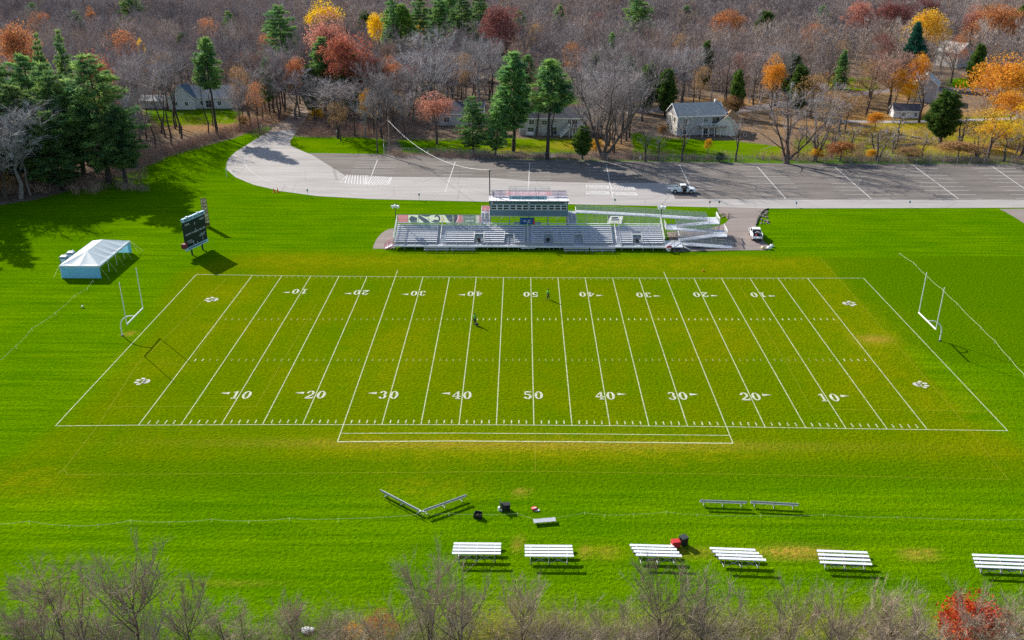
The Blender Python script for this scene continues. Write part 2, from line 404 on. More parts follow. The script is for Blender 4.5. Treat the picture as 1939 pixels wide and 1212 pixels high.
def gmat():
    m = bpy.data.materials.new('grass_and_leaf_litter'); m.use_nodes = True
    N, L = m.node_tree.nodes, m.node_tree.links
    b = N['Principled BSDF']; b.inputs['Roughness'].default_value = 0.95; b.inputs['Specular IOR Level'].default_value = 0.0
    tc = N.new('ShaderNodeTexCoord')
    def noise(sc, stretch=(1, 1, 1), det=4, lo=.3, hi=.7, o0=0., o1=1., rz=0.0, rough=.55):
        mp = N.new('ShaderNodeMapping'); mp.inputs['Scale'].default_value = stretch; mp.inputs['Rotation'].default_value = (0, 0, rz)
        L.new(tc.outputs['Object'], mp.inputs[0])
        n = N.new('ShaderNodeTexNoise'); n.inputs['Scale'].default_value = sc; n.inputs['Detail'].default_value = det; n.inputs['Roughness'].default_value = rough
        L.new(mp.outputs[0], n.inputs['Vector'])
        r = N.new('ShaderNodeMapRange'); r.inputs[1].default_value = lo; r.inputs[2].default_value = hi; r.inputs[3].default_value = o0; r.inputs[4].default_value = o1
        L.new(n.outputs['Fac'], r.inputs[0]); return r.outputs[0]
    def mixc(f, a, c, mode='MIX'):
        x = N.new('ShaderNodeMix'); x.data_type = 'RGBA'; x.blend_type = mode
        for s, v in ((0, f), (6, a), (7, c)):
            if isinstance(v, (int, float)): x.inputs[s].default_value = v
            elif isinstance(v, tuple): x.inputs[s].default_value = v + (1,)
            else: L.new(v, x.inputs[s])
        return x.outputs[2]
    def mth(op, a, c=0.0, clamp=True):
        x = N.new('ShaderNodeMath'); x.operation = op; x.use_clamp = clamp
        for s, v in ((0, a), (1, c)):
            if isinstance(v, (int, float)): x.inputs[s].default_value = v
            else: L.new(v, x.inputs[s])
        return x.outputs[0]
    def attr(n):
        a = N.new('ShaderNodeAttribute'); a.attribute_name = n; return a.outputs['Fac']
    big = noise(.06, det=5); mid = noise(.45, det=6, lo=.25, hi=.75); fine = noise(2.6, det=4, lo=.28, hi=.72, rough=.75)
    streak = noise(1.0, (.05, 1.1, 1), 4); stk2 = noise(1.0, (.9, .09, 1), 3)
    lush = mixc(mth('ADD', mth('MULTIPLY', big, .5), mth('MULTIPLY', noise(.22, (.6, 1, 1), 6, .3, .7), .5)), GRASS['lush_a'], GRASS['lush_b'])
    lush = mixc(mth('MULTIPLY', streak, .75), lush, GRASS['lush_c'])
    olive = mixc(mid, GRASS['olive_a'], GRASS['olive_b'])
    olive = mixc(mth('MULTIPLY', noise(.085, det=6, lo=.38, hi=.68), .8), olive, GRASS['olive_c'])
    olive = mixc(mth('MULTIPLY', stk2, .3), olive, GRASS['olive_d'])
    fm = mth('MULTIPLY', attr('field'), mth('ADD', mth('MULTIPLY', big, .4), .62))
    c = mixc(fm, lush, olive)
    c = mixc(mth('MULTIPLY', attr('mown'), .92), c, mixc(streak, GRASS['mown_a'], GRASS['mown_b']))
    ym = mth('MULTIPLY', mth('MULTIPLY', attr('yellow'), mth('ADD', mth('MULTIPLY', mid, .6), .1)), mth('ADD', mth('MULTIPLY', noise(1.1, (.5, 1, 1), 5, .35, .65), .75), .35))
    c = mixc(ym, c, GRASS['yellow'])
    bm = mth('MULTIPLY', attr('brown'), mth('ADD', mth('MULTIPLY', noise(1.6, det=4), 1.0), .3))
    c = mixc(bm, c, GRASS['brown'])
    lit = mixc(noise(.9, det=6), (.09, .07, .055), (.27, .205, .155))
    lit = mixc(mth('MULTIPLY', noise(.12), .6), lit, (.2, .15, .11))
    om = mth('MULTIPLY', attr('orange'), mth('ADD', mth('MULTIPLY', noise(1.3, det=5), 1.0), .2))
    lit = mixc(om, lit, mixc(fine, (.42, .16, .02), (.5, .3, .05)))
    c = mixc(mth('MULTIPLY', om, .6), c, (.42, .24, .03))
    ledge = mth('MULTIPLY', mth('SUBTRACT', mth('ADD', attr('litter'), mth('MULTIPLY', mth('SUBTRACT', mid, .5, False), .5, False), False), .3), 2.5)
    c = mixc(ledge, c, lit)
    sp = mth('ADD', mth('MULTIPLY', fine, .8), .58, False)
    cc = N.new('ShaderNodeCombineColor'); [L.new(sp, cc.inputs[k]) for k in range(3)]
    c = mixc(1.0, c, cc.outputs[0], 'MULTIPLY')
    L.new(c, b.inputs['Base Color'])
    hgtn = mth('ADD', noise(2.6, det=3, lo=0, hi=1, rough=.7), mth('MULTIPLY', noise(9, det=2, lo=0, hi=1), .4, False), False)
    bp = N.new('ShaderNodeBump'); bp.inputs['Strength'].default_value = .75; bp.inputs['Distance'].default_value = .3
    L.new(hgtn, bp.inputs['Height']); L.new(bp.outputs[0], b.inputs['Normal'])
    return m
GRASS = dict(lush_a=(.064, .178, .0), lush_b=(.152, .268, .0), lush_c=(.038, .12, .0), olive_a=(.104, .16, .0), olive_b=(.143, .18, .0), olive_c=(.074, .158, .0), olive_d=(.165, .182, .0),
             mown_a=(.058, .142, .0), mown_b=(.075, .16, .0), yellow=(.29, .26, .004), brown=(.42, .25, .04))
ground = raw('ground', GV, GF, gmat())
tag(ground, kind='structure')
for n, a in (('litter', litter), ('field', field), ('mown', dark), ('yellow', np.clip(yellow, 0, 1.1)), ('brown', np.clip(brown, 0, 1.2)), ('orange', np.clip(orange * np.clip(litter * .8 + yard * .7, 0, 1), 0, 1))):
    at_ = ground.data.attributes.new(n, 'FLOAT', 'POINT')
    at_.data.foreach_set('value', a.astype(np.float32).ravel())

# ------------------------------------------------------------------ paved areas
def asphalt(name, a, b_, sc=.35, speck=.5):
    m = bpy.data.materials.new(name); m.use_nodes = True
    N, L = m.node_tree.nodes, m.node_tree.links
    b = N['Principled BSDF']; b.inputs['Roughness'].default_value = .9; b.inputs['Specular IOR Level'].default_value = .2
    tc = N.new('ShaderNodeTexCoord')
    def nz(s, d, st=(1, 1, 1)):
        mp = N.new('ShaderNodeMapping'); mp.inputs['Scale'].default_value = st; L.new(tc.outputs['Object'], mp.inputs[0])
        n = N.new('ShaderNodeTexNoise'); n.inputs['Scale'].default_value = s; n.inputs['Detail'].default_value = d; L.new(mp.outputs[0], n.inputs['Vector'])
        r = N.new('ShaderNodeMapRange'); r.inputs[1].default_value = .3; r.inputs[2].default_value = .7; L.new(n.outputs['Fac'], r.inputs[0]); return r.outputs[0]
    def mx(f, x, y):
        k = N.new('ShaderNodeMix'); k.data_type = 'RGBA'
        for s, v in ((0, f), (6, x), (7, y)):
            if isinstance(v, tuple): k.inputs[s].default_value = v + (1,)
            else: L.new(v, k.inputs[s])
        return k.outputs[2]
    c = mx(nz(sc, 6, (.4, 1, 1)), a, b_)
    f = N.new('ShaderNodeMath'); f.operation = 'MULTIPLY'; f.inputs[1].default_value = speck
    L.new(nz(5, 3), f.inputs[0])
    c = mx(f.outputs[0], c, tuple(k * .45 for k in a))
    st = N.new('ShaderNodeMath'); st.operation = 'MULTIPLY'; st.inputs[1].default_value = .55; L.new(nz(.3, 5, (.25, 1.6, 1)), st.inputs[0])
    c = mx(st.outputs[0], c, tuple(min(1, k * 1.25) for k in b_))
    v = N.new('ShaderNodeTexVoronoi'); v.feature = 'DISTANCE_TO_EDGE'; v.inputs['Scale'].default_value = .07
    L.new(tc.outputs['Object'], v.inputs['Vector'])
    r = N.new('ShaderNodeMapRange'); r.inputs[1].default_value = 0.0; r.inputs[2].default_value = .006; r.inputs[3].default_value = .5; r.inputs[4].default_value = 0
    L.new(v.outputs[0], r.inputs[0])
    c = mx(r.outputs[0], c, tuple(k * .45 for k in a))
    L.new(c, b.inputs['Base Color'])
    return m
M['road'] = asphalt('pale_road_asphalt', (.29, .272, .262), (.37, .35, .338), .12, .25)
M['lot'] = asphalt('old_lot_asphalt', (.1, .093, .09), (.2, .175, .158), .12, .6)
M['track'] = asphalt('leafy_dirt_track', (.2, .15, .12), (.34, .25, .19), .5, .5)
M['drive'] = asphalt('path_asphalt', (.2, .165, .15), (.25, .21, .195), .2, .3)
def sheet(name, px, z, m):
    P = [at(x, y) for x, y in px]
    mb = MB(); mb.poly([(p.x, p.y, z) for p in P])
    o = mb.build(name, m); n = o.data.polygons[0].normal
    if n.z < 0: o.data.flip_normals()
    return tag(o, kind='structure')
def smooth_px(px, n=4):                                 # round the corners of an outline
    out = []
    for i in range(len(px)):
        p0, p1, p2, p3 = px[i - 1], px[i], px[(i + 1) % len(px)], px[(i + 2) % len(px)]
        for k in range(n):
            t = k / n
            out.append(tuple(.5 * ((2 * p1[j]) + (-p0[j] + p2[j]) * t + (2 * p0[j] - 5 * p1[j] + 4 * p2[j] - p3[j]) * t * t + (-p0[j] + 3 * p1[j] - 3 * p2[j] + p3[j]) * t ** 3) for j in (0, 1)))
    return out
sheet('parking_lot', [(585, 290), (660, 291), (728, 292), (940, 301), (1300, 307), (1500, 310), (1939, 310), (2700, 318), (2700, 400), (1939, 392), (1300, 390), (920, 381), (700, 360), (640, 330)], .012, 'lot')
sheet('access_road', [(430, 322), (428, 312), (433, 300), (447, 287), (470, 273), (490, 260), (503, 252), (528, 248), (556, 246), (562, 249), (556, 258), (549, 268), (551, 276), (572, 286), (590, 293), (640, 324), (655, 334),
                      (745, 335.5), (930, 337), (1000, 343), (1108, 346), (1265, 347), (1279, 377), (1500, 378.5), (1939, 379), (2700, 380), (2700, 396), (1939, 393.5), (1450, 395), (1300, 391.5), (1100, 387.5), (925, 382.5), (800, 379.5), (700, 377), (600, 371.5), (530, 362), (480, 350), (446, 336)], .03, 'road')
sheet('driveway', [(1357, 392), (1452, 395), (1441, 404), (1434, 414), (1431, 428), (1436, 445), (1447, 458), (1458, 467), (1450, 474), (1385, 474.5), (1275, 477), (1262, 440), (1340, 434), (1372, 424), (1380, 416), (1376, 410), (1362, 404)], .042, 'drive')
sheet('woods_track', [(503, 252), (520, 240), (540, 226), (552, 214), (560, 205), (580, 205), (584, 214), (578, 228), (570, 240), (562, 249), (556, 246), (528, 248)], .012, 'track')
sheet('side_path', [(745, 432), (733, 435), (722, 442), (713, 453), (708, 463), (706, 471), (748, 471)], .012, 'drive')
sheet('gravel_corner', [(1892, 396), (1905, 402), (1922, 412), (1950, 430), (2050, 430), (2050, 394)], .012, 'drive')
sheet('street', [(930, 214), (1120, 216), (1240, 214), (1420, 212), (1560, 190), (1680, 175), (1939, 172), (1939, 166), (1680, 168), (1560, 181), (1400, 203), (1100, 207), (930, 207)], .012, 'drive')
sheet('house_drive', [(1345, 222), (1380, 226), (1400, 214), (1420, 206), (1340, 205)], .03, 'drive')
sheet('yard_walk', [(1590, 232), (1720, 233), (1939, 226), (1939, 222), (1720, 229), (1590, 228)], .012, 'road')

# road edge stripe, lot lines, hatched bays
pk = MB()
def gpx(pts): return [at(x, y) for x, y in pts]
for a, b in [((715, 303), (697, 350)), ((862, 307), (843, 364)), ((1003, 309), (1000, 369)), ((1148, 311), (1160, 375)), ((1287, 313), (1313, 366)), ((1434, 316), (1488, 377)), ((1580, 316), (1650, 377)), ((1728, 313), (1815, 377)), ((1875, 313), (1968, 377))]:
    p, q = at(*a), at(*b)
    pk.ribbon([p, q], .2, .05)
    n = 9; last = a[0] == 715
    for k in range(n + 1):
        t = k / n
        c = p.lerp(q, t)
        if last and k > 5: continue
        if a[0] == 1148 and k > 5: continue
        hl = 5.0 if k else 4.2
        pk.ribbon([(c.x - hl, c.y), (c.x + hl, c.y)], .15, .052)
def hatch(c4, n, flip=False):
    A, B, Cc, D = [at(*q) for q in c4]                  # far-left, far-right, near-right, near-left
    for p, q in ((A, B), (B, Cc), (Cc, D), (D, A)): pk.ribbon([p, q], .22, .056)
    for k in range(n):
        t = (k + .2) / n; s = min(1, t + 1.4 / n)
        p, q = (A.lerp(B, t), D.lerp(Cc, s)) if not flip else (A.lerp(B, s), D.lerp(Cc, t))
        pk.ribbon([p, q], .3, .06)
hatch([(657, 332), (697, 333), (691, 350), (644, 347)], 8)
hatch([(700, 333.5), (742, 336), (737, 351), (692, 350)], 9, True)
hatch([(1110, 351), (1152, 352), (1153, 358), (1111, 357)], 8)
hatch([(1111, 363), (1152, 363), (1154, 369), (1111, 368)], 9, True)
hatch([(1158, 353), (1200, 355), (1203, 361), (1159, 359)], 8, True)
hatch([(1160, 364), (1204, 365), (1207, 371), (1161, 369)], 9)
for y in (352, 360, 370, 374): pk.ribbon(gpx([(1108, y), (1207, y + 1)]), .14, .052)
pk.ribbon(gpx([(476, 284), (464, 296), (463, 310), (473, 324), (492, 336), (520, 347), (560, 356), (620, 363), (688, 367)]), .13, .05)
pk.ribbon(gpx([(432, 316), (440, 330), (470, 346), (520, 358), (600, 369.5), (700, 375), (800, 378), (925, 381)]), .1, .05)
for x in range(520, 640, 9): pk.ribbon(gpx([(x, 342 + (x - 520) * .06), (x + 4, 342.3 + (x - 520) * .06)]), .1, .05)
for a, b in ((1282, 1360), (1368, 1500), (1560, 1760), (1850, 1939)): pk.ribbon(gpx([(a, 378.5), (b, 379)]), .12, .05)
tag(pk.build('parking_lines', 'lot_line'), kind='structure')

# ------------------------------------------------------------------ field markings
near = [262, 342, 419, 497, 573, 649, 723, 797, 869, 940, 1011, 1083, 1155, 1229, 1302, 1376, 1449, 1526, 1602, 1680, 1756]
far = [478, 534, 588.5, 642, 695, 748.5, 801, 851, 902, 953.5, 1005, 1056.5, 1108, 1160, 1210, 1261, 1314, 1366, 1420, 1473, 1529]
def ny(x): return float(np.interp(x, [105, 500, 940, 1376, 1908], [807, 804.5, 805, 808.5, 816]))
def fy(x): return float(np.interp(x, [372, 640, 1005, 1300, 1635], [520, 523.5, 526, 527, 527]))
fl, ft, yl = MB(), MB(), MB()
Z = .03
for i in range(21):
    a, b = at(near[i], ny(near[i])), at(far[i], fy(far[i]))
    if i in (5, 15):
        a = at(639 if i == 5 else 1388, 837 if i == 5 else 840); b = at(753 if i == 5 else 1257, 512 if i == 5 else 515)
    fl.ribbon([a, b], .125, Z)
for px in ([(105, 807), (262, 805.5), (500, 804.5), (720, 804.5), (940, 805), (1160, 806.5), (1376, 808.5), (1640, 812.5), (1908, 816)], [(372, 520), (508, 522), (640, 523.5), (1005, 526), (1300, 527), (1635, 527)], [(105, 807), (372, 520)], [(1908, 816), (1635, 527)]):
    fl.ribbon(gpx(px), .125, Z + .002)
fl.ribbon(gpx([(645, 821), (860, 820.5), (1100, 822), (1382, 825)]), .13, Z + .002)
fl.ribbon(gpx([(639, 837), (860, 835.5), (1100, 837), (1388, 840)]), .2, Z + .002)
def tick(i, k): return near[i] + (near[i + 1] - near[i]) * k / 5, far[i] + (far[i + 1] - far[i]) * k / 5
for i in range(20):
    for k in range(1, 5):
        xn, xf = tick(i, k)
        A, B = at(xn, ny(xn)), at(xf, fy(xf))
        d = (B - A).normalized()
        fl.ribbon([A + d * .35, A + d * 1.15], .15, Z)
        ft.ribbon([B - d * 1.0, B - d * .3], .13, Z)
        for frac, y in ((.62, 605), (.31, 682)):
            # the two hash rows: bright on one half, worn on the other
            lo, hi = 0.0, 1.0
            for _ in range(30):
                t = (lo + hi) / 2
                if pj(A.lerp(B, t))[1] > y: lo = t
                else: hi = t
            c = A.lerp(B, lo)
            bright = (y == 605 and i >= 8) or (y == 682 and i >= 19) or (y == 682 and i == 0 and k < 3)
            (fl if bright else ft).ribbon([c - d * .35, c + d * .35], .15, Z)
tag(fl.build('field_lines', 'line'), kind='structure')
tag(ft.build('worn_hash_marks', 'faint'), kind='structure')
for px in ([(205, 770), (485, 770), (600, 575)], [(300, 690), (358, 690), (420, 600)], [(1537, 775), (1490, 690), (1400, 540)], [(1537, 775), (1900, 779)], [(1013, 815), (1014, 893)], [(128, 899), (500, 897), (1014, 893), (1500, 900), (1912, 908)],
           [(118, 893), (190, 800), (260, 690), (430, 527)], [(1908, 907), (1800, 770), (1553, 488)], [(108, 901), (115, 891), (122, 891), (127, 897), (127, 901)], [(1640, 652), (1655, 690), (1560, 580)]):
    yl.ribbon(gpx(px), .12, Z - .006)
tag(yl.build('old_pitch_lines', 'yellow_line'), kind='structure')

# stencilled yard numbers, drawn in a 1 x 1.55 cell
def ring(mb, cx, cy, rx, ry, w, T, a0=0, a1=2 * math.pi, n=22, gap=None):
    pr = None
    for k in range(n + 1):
        t = a0 + (a1 - a0) * k / n
        c, s = math.cos(t), math.sin(t)
        wx = w * (.65 + .6 * abs(c))
        cur = (T(cx + c * rx, cy + s * ry), T(cx + c * (rx - wx), cy + s * (ry - wx * .8)))
        if pr: mb.add([pr[0], cur[0], cur[1], pr[1]], [(0, 1, 2, 3)])
        pr = cur
def stroke(mb, pts, w, T):
    for (x0, y0), (x1, y1) in zip(pts, pts[1:]):
        dx, dy = x1 - x0, y1 - y0; l = math.hypot(dx, dy); a, b = -dy / l * w / 2, dx / l * w / 2
        mb.add([T(x0 - a, y0 - b), T(x1 - a, y1 - b), T(x1 + a, y1 + b), T(x0 + a, y0 + b)], [(0, 1, 2, 3)])
def digit(mb, ch, T):
    if ch == '0': ring(mb, .5, .775, .5, .775, .26, T)
    elif ch == '1':
        stroke(mb, [(.5, .05), (.5, 1.55)], .26, T); stroke(mb, [(.15, .08), (.85, .08)], .16, T); stroke(mb, [(.15, 1.25), (.48, 1.48)], .16, T)
    elif ch == '2':
        ring(mb, .47, 1.08, .47, .47, .25, T, math.pi * 1.0, -.55, 14); stroke(mb, [(.82, .86), (.12, .2)], .2, T); stroke(mb, [(.02, .13), (.95, .13)], .26, T); stroke(mb, [(.9, .1), (.9, .45)], .13, T)
    elif ch == '3':
        ring(mb, .45, 1.13, .43, .42, .24, T, math.pi * .95, -1.5, 14); ring(mb, .45, .44, .47, .44, .25, T, 1.5, -math.pi * .95, 14)
    elif ch == '4':
        stroke(mb, [(.66, .05), (.66, 1.55)], .25, T); stroke(mb, [(.64, 1.5), (.04, .6), (.04, .52)], .14, T); stroke(mb, [(0, .52), (.98, .52)], .17, T); stroke(mb, [(.4, .08), (.95, .08)], .15, T)
    elif ch == '5':
        ring(mb, .45, .5, .48, .5, .25, T, 2.0, -math.pi * .93, 16); stroke(mb, [(.16, .82), (.16, 1.5)], .17, T); stroke(mb, [(.1, 1.44), (.88, 1.44)], .24, T)
def yard_number(s, px, py0, py1, flip, wpx, arrow):
    c = at(px, (py0 + py1) / 2); hi, lo = at(px, py0), at(px, py1)
    Ht = hi.y - lo.y; Wd = wpx / ppm(c)                 # overall width of two digits
    dw = Wd * .44; mb = MB()
    sg = -1 if flip else 1
    for k, ch in enumerate(s):
        x0 = -Wd / 2 + k * (Wd - dw)
        def T(u, v, x0=x0): return (c.x + sg * (x0 + u * dw), c.y + sg * (v / 1.55 - .5) * Ht, Z + .008)
        digit(mb, ch, T)
    if arrow:
        ax = c.x + arrow * (Wd / 2 + .35); ay = c.y + sg * Ht * .22; l = 1.15
        mb.add([(ax, ay - .3, Z + .008), (ax + arrow * l, ay, Z + .008), (ax, ay + .3, Z + .008)], [(0, 1, 2)])
    o = mb.build('yard_number', 'number')
    for p in o.data.polygons:
        pass
    tag(o, kind='structure')
for s, x, y, a in [('10', 457, 748.5, -1), ('20', 598, 748, -1), ('30', 736, 748.5, -1), ('40', 875, 749, -1), ('50', 1010, 749, 0), ('40', 1146, 750, 1), ('30', 1283, 750.5, 1), ('20', 1421, 751.5, 1), ('10', 1569, 753.5, 1)]:
    yard_number(s, x, y - 7.5, y + 7, False, 36, a)
for s, x, y, a in [('10', 568, 552.5, -1), ('20', 684, 554.5, -1), ('30', 792, 556, -1), ('40', 899, 557, -1), ('50', 1005, 558, 0), ('40', 1111, 558, 1), ('30', 1219, 559, 1), ('20', 1327, 558.5, 1), ('10', 1436, 559, 1)]:
    yard_number(s, x, y - 4.6, y + 4.2, True, 28, a)
def paw(px, py, d, k=1.0):
    c = at(px, py); mb = MB()
    def ell(x, y, a, b, r=0.0):
        P = []
        for i in range(14):
            t = 2 * math.pi * i / 14; u, v = a * math.cos(t), b * math.sin(t)
            P.append((c.x + d * (x + u * math.cos(r) - v * math.sin(r)) * k, c.y + (y + u * math.sin(r) + v * math.cos(r)) * k, Z + .008))
        mb.poly(P)
    ell(-.55, 0, .62, .8); ell(-.2, .28, .4, .42, .5); ell(-.2, -.28, .4, .42, -.5)
    ell(.35, 1.0, .42, .3, .3); ell(.35, -1.0, .42, .3, -.3); ell(.95, .42, .46, .3, .1); ell(.95, -.42, .46, .3, -.1)
    tag(mb.build('paw_print', 'paw'), kind='structure')
paw(402, 567.5, -1, .8); paw(271, 722.5, -1, .75); paw(1607, 575, 1, .8); paw(1742, 728.5, 1, .75)

# ------------------------------------------------------------------ grandstand
def rail(mb, p, q, h=1.05, step=1.9, r=.028, legs=0.0, mids=(.5,), mesh=None, top=1):
    p, q = Vector(p), Vector(q); L_ = (q - p).length; n = max(1, round(L_ / step))
    up = Vector((0, 0, 1))
    if top: mb.tube(p + up * h, q + up * h, r, r, 5)
    for m in mids: mb.tube(p + up * h * m, q + up * h * m, r * .8, r * .8, 4)
    for k in range(n + 1):
        c = p.lerp(q, k / n); mb.tube(c - up * min(legs, c.z), c + up * h, r, r, 5)
    if mesh is not None: mesh.add([p + up * .08, q + up * .08, q + up * h, p + up * h], [(0, 1, 2, 3)])
XL, XR = -24.45, 24.35
YF = 37.95
gs = thing('grandstand', 'long aluminium grandstand with ten rows of bench seats below the press box', 'bleachers', (0, YF, 0), world=True)
deck = MB(); deck.box((0, YF + .75, .66), (XR - XL, 1.5, .08))
for k in range(10):
    deck.box((0, YF + 1.5 + .61 * k - .06, .65 + .196 * k), (XR - XL, .52, .05))
    deck.box((0, YF + 1.5 + .61 * k - .33, .57 + .196 * k), (XR - XL, .02, .18))
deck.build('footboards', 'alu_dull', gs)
front = MB(); front.box((0, YF - .02, .66), (XR - XL + .1, .05, .2)); front.build('front_fascia', 'alu', gs)
AISLES = [(-15.99, 1.35), (-.15, 1.2), (15.85, 1.35)]
CUTS = [(-9.05, 1.75), (-3.6, 1.75), (3.5, 1.75), (8.95, 1.7), (19.6, 1.75)]
for k in range(10):
    holes = [(c - w / 2, c + w / 2) for c, w in AISLES] + ([(c - w / 2, c + w / 2) for c, w in CUTS] if k < 4 else [])
    holes.sort(); x = XL + .15
    y, z = YF + 1.62 + .61 * k, 1.06 + .196 * k
    for a, b in holes + [(XR - .1, XR - .1)]:
        if a - x > .2:
            s = MB(); s.box(((x + a) / 2, y, z), (a - x, .33, .05))
            n = max(1, int((a - x) / 1.83))
            for i in range(n + 1): s.box((x + .1 + (a - x - .2) * i / n, y, z - .2), (.05, .2, .36))
            s.build('seat_plank', 'alu', gs)
        x = b
for c, w in AISLES:
    steps = MB(); hand = MB()
    for k in range(1, 10):
        steps.box((c + .35, YF + 1.5 + .61 * k - .42, .62 + .196 * k - .09), (w * .45, .3, .03))
    for k0 in (0, 3, 6):
        p, q = Vector((c - .05, YF + 1.75 + .61 * k0, .7 + .196 * k0)), Vector((c - .05, YF + 1.75 + .61 * (k0 + 2.6), .7 + .196 * (k0 + 2.6)))
        up = Vector((0, 0, .92))
        hand.tube(p, p + up, .035, .035, 6); hand.tube(q, q + up, .035, .035, 6); hand.tube(p + up, q + up, .045, .045, 6); hand.tube(p + up * .55, q + up * .55, .03, .03, 6)
    steps.build('aisle_steps', 'alu', gs); hand.build('aisle_handrail', 'white', gs)
gr, gm = MB(), MB()
x = XL
for a, b in [(XL + .2, -16.5), (-15.4, -9.9), (-8.2, -4.5), (-2.8, 2.6), (4.4, 8.1), (9.8, 15.3), (16.5, 18.7), (20.5, XR - .2)]:
    rail(gr, (a, YF + .04, .7), (b, YF + .04, .7), 1.0, 1.9, .025, .7, (.15, .55), gm)
for a, b in [(-9.9, -8.2), (2.6, 4.4), (-4.5, -2.8), (8.1, 9.8), (18.7, 20.5)]: rail(gr, (a, YF + .04, .7), (b, YF + .04, .7), 1.0, 1.8, .022, .7, (.55,))
for c, w in CUTS:
    for sx in (-1, 1):
        xx = c + sx * w / 2
        gr.tube((xx, YF + 1.55, .7), (xx, YF + 1.55, 1.75), .03, .03, 5); gr.tube((xx, YF + 3.7, 1.3), (xx, YF + 3.7, 2.35), .03, .03, 5)
        gr.tube((xx, YF + 1.55, 1.75), (xx, YF + 3.7, 2.35), .04, .04, 5); gr.tube((xx, YF + 1.55, 1.25), (xx, YF + 3.7, 1.85), .03, .03, 5)
    gr.tube((c - w / 2, YF + 3.7, 2.35), (c + w / 2, YF + 3.7, 2.35), .03, .03, 5)
YB = YF + 7.55
for a, b in [(XL, -8.9), (8.9, XR)]:
    rail(gr, (a, YB, 2.62), (b, YB, 2.62), 1.68, 1.9, .028, 2.6, (.45,))
rail(gr, (-7.2, YB, 2.62), (7.2, YB, 2.62), 1.1, 1.9, .025, 2.6, (.5,))
gm.add([(8.9, YB, 2.7), (XR, YB, 2.7), (XR, YB, 4.25), (8.9, YB, 4.25)], [(0, 1, 2, 3)])
for x in (XL, XR):                                      # raking end rails
    p, q = Vector((x, YF + 1.2, .7)), Vector((x, YB, 2.62)); up = Vector((0, 0, 1.55))
    gr.tube(p, p + up * .75, .03, .03, 5)
    for k in range(5):
        c = p.lerp(q, k / 4); gr.tube(c, c + up, .03, .03, 5)
    gm.add([p, q, q + up, p + up], [(0, 1, 2, 3)])
gr.build('railing', 'steel', gs); gm.build('railing_mesh', 'mesh', gs)
for x in (XL, XR):
    er = MB()
    p, q = Vector((x, YF + 1.0, 2.0)), Vector((x, YB, 4.2)); er.bar(p, q, .12, .1)
    er.bar(p - Vector((0, 0, .75)), q - Vector((0, 0, .8)), .08, .06)
    er.build('end_rail', 'white', gs)
un = MB()
for i in range(27):
    x = XL + .2 + (XR - XL - .4) * i / 26
    un.tube((x, YF + .1, 0), (x, YF + .1, .64), .045, .045, 5)
    for yy, zz in ((1.5, .58), (3.6, 1.25), (5.7, 1.95), (7.4, 2.5)): un.tube((x, YF + yy, 0), (x, YF + yy, zz), .045, .045, 5)
    un.tube((x, YF + 1.5, .05), (x, YF + 7.4, 2.4), .03, .03, 4); un.bar((x, YF + .1, .55), (x, YB, 2.5), .08, .12)
un.build('understructure', 'steel', gs)
st = MB()                                  # stairs at the left end
for k in range(4): st.box((XL - .35 - .32 * k, YF + .75, .62 - .17 * k), (.34, 1.3, .05))
for y in (YF + .1, YF + 1.4):
    str_ = MB()
    str_.bar((XL, y, .62), (XL - 1.5, y, .05), .06, .16)
    for z in (.5, .95): str_.tube((XL, y, .68 + z), (XL - 1.5, y, .1 + z), .045, .045, 5)
    for t in (0, .5, 1): str_.tube((XL - 1.5 * t, y, .62 - .55 * t), (XL - 1.5 * t, y, 1.6 - .57 * t), .035, .035, 5)
    str_.build('stair_handrail', 'maroon', gs)
st.build('end_steps', 'alu', gs)
bins = MB()
for x in (-9.1, 3.45, 19.6): bins.tube((x, YF + 2.5, .72), (x, YF + 2.5, 1.5), .3, .34, 10)
for x, lab in ((-9.1, 'black trash barrel in the sunlit gap of the left seats'), (3.45, 'black trash barrel in the shaded gap right of the centre aisle'), (19.6, 'black trash barrel in the gap of the rightmost seats')):
    t = thing('trash_barrel', lab, 'trash can', (x, YF + 2.2, .71), group='trash barrels on the grandstand')
    MB().tube((0, 0, 0), (0, 0, .8), .29, .33, 12).build('barrel', 'black', t); MB().tube((0, 0, .8), (0, 0, .85), .36, .36, 12).build('rim', 'black', t)

# back banners of the left half: each vinyl sheet hangs on the guard rail
def vinyl(name, label, cat, x0, x1, y, z0, z1, base, shapes=(), group=None, ybk=.012, cutz=True):
    t = thing(name, label, cat, ((x0 + x1) / 2, y, z0), group=group)
    w, h = (x1 - x0), (z1 - z0)
    MB().add([(-w / 2, 0, 0), (w / 2, 0, 0), (w / 2, 0, h), (-w / 2, 0, h)], [(0, 1, 2, 3)]).build('sheet', 'roof_mesh' if name == 'roof_banner' else base + '_mesh', t)
    ed = MB()
    for z in (.02, h - .02): ed.box((0, -.011, z), (w, .008, .05))
    ed.build('hem', 'grey_vinyl', t)
    for i, (nm, m, polys) in enumerate(shapes):
        g = MB()
        for P in polys: g.add([(px * w / 2, -.016 - .004 * i, pz * h) for px, pz in P], [tuple(range(len(P)))])
        g.build(nm, m, t)
    return t
def arc(cx, cy, r0, r1, a0, a1, n=10, sx=1.0):
    P = []
    for k in range(n):
        t0 = a0 + (a1 - a0) * k / n; t1 = a0 + (a1 - a0) * (k + 1) / n
        P.append([(cx + math.cos(t) * r * sx, cy + math.sin(t) * r) for t, r in ((t0, r1), (t1, r1), (t1, r0), (t0, r0))])
    return P
YN = YB - .06; Z0, Z1 = 2.78, 4.3
vinyl('plain_banner', 'plain faded pink banner at the left end of the bleacher back rail', 'banner', XL + .15, -22.45, YN, Z0, Z1, 'maroon')
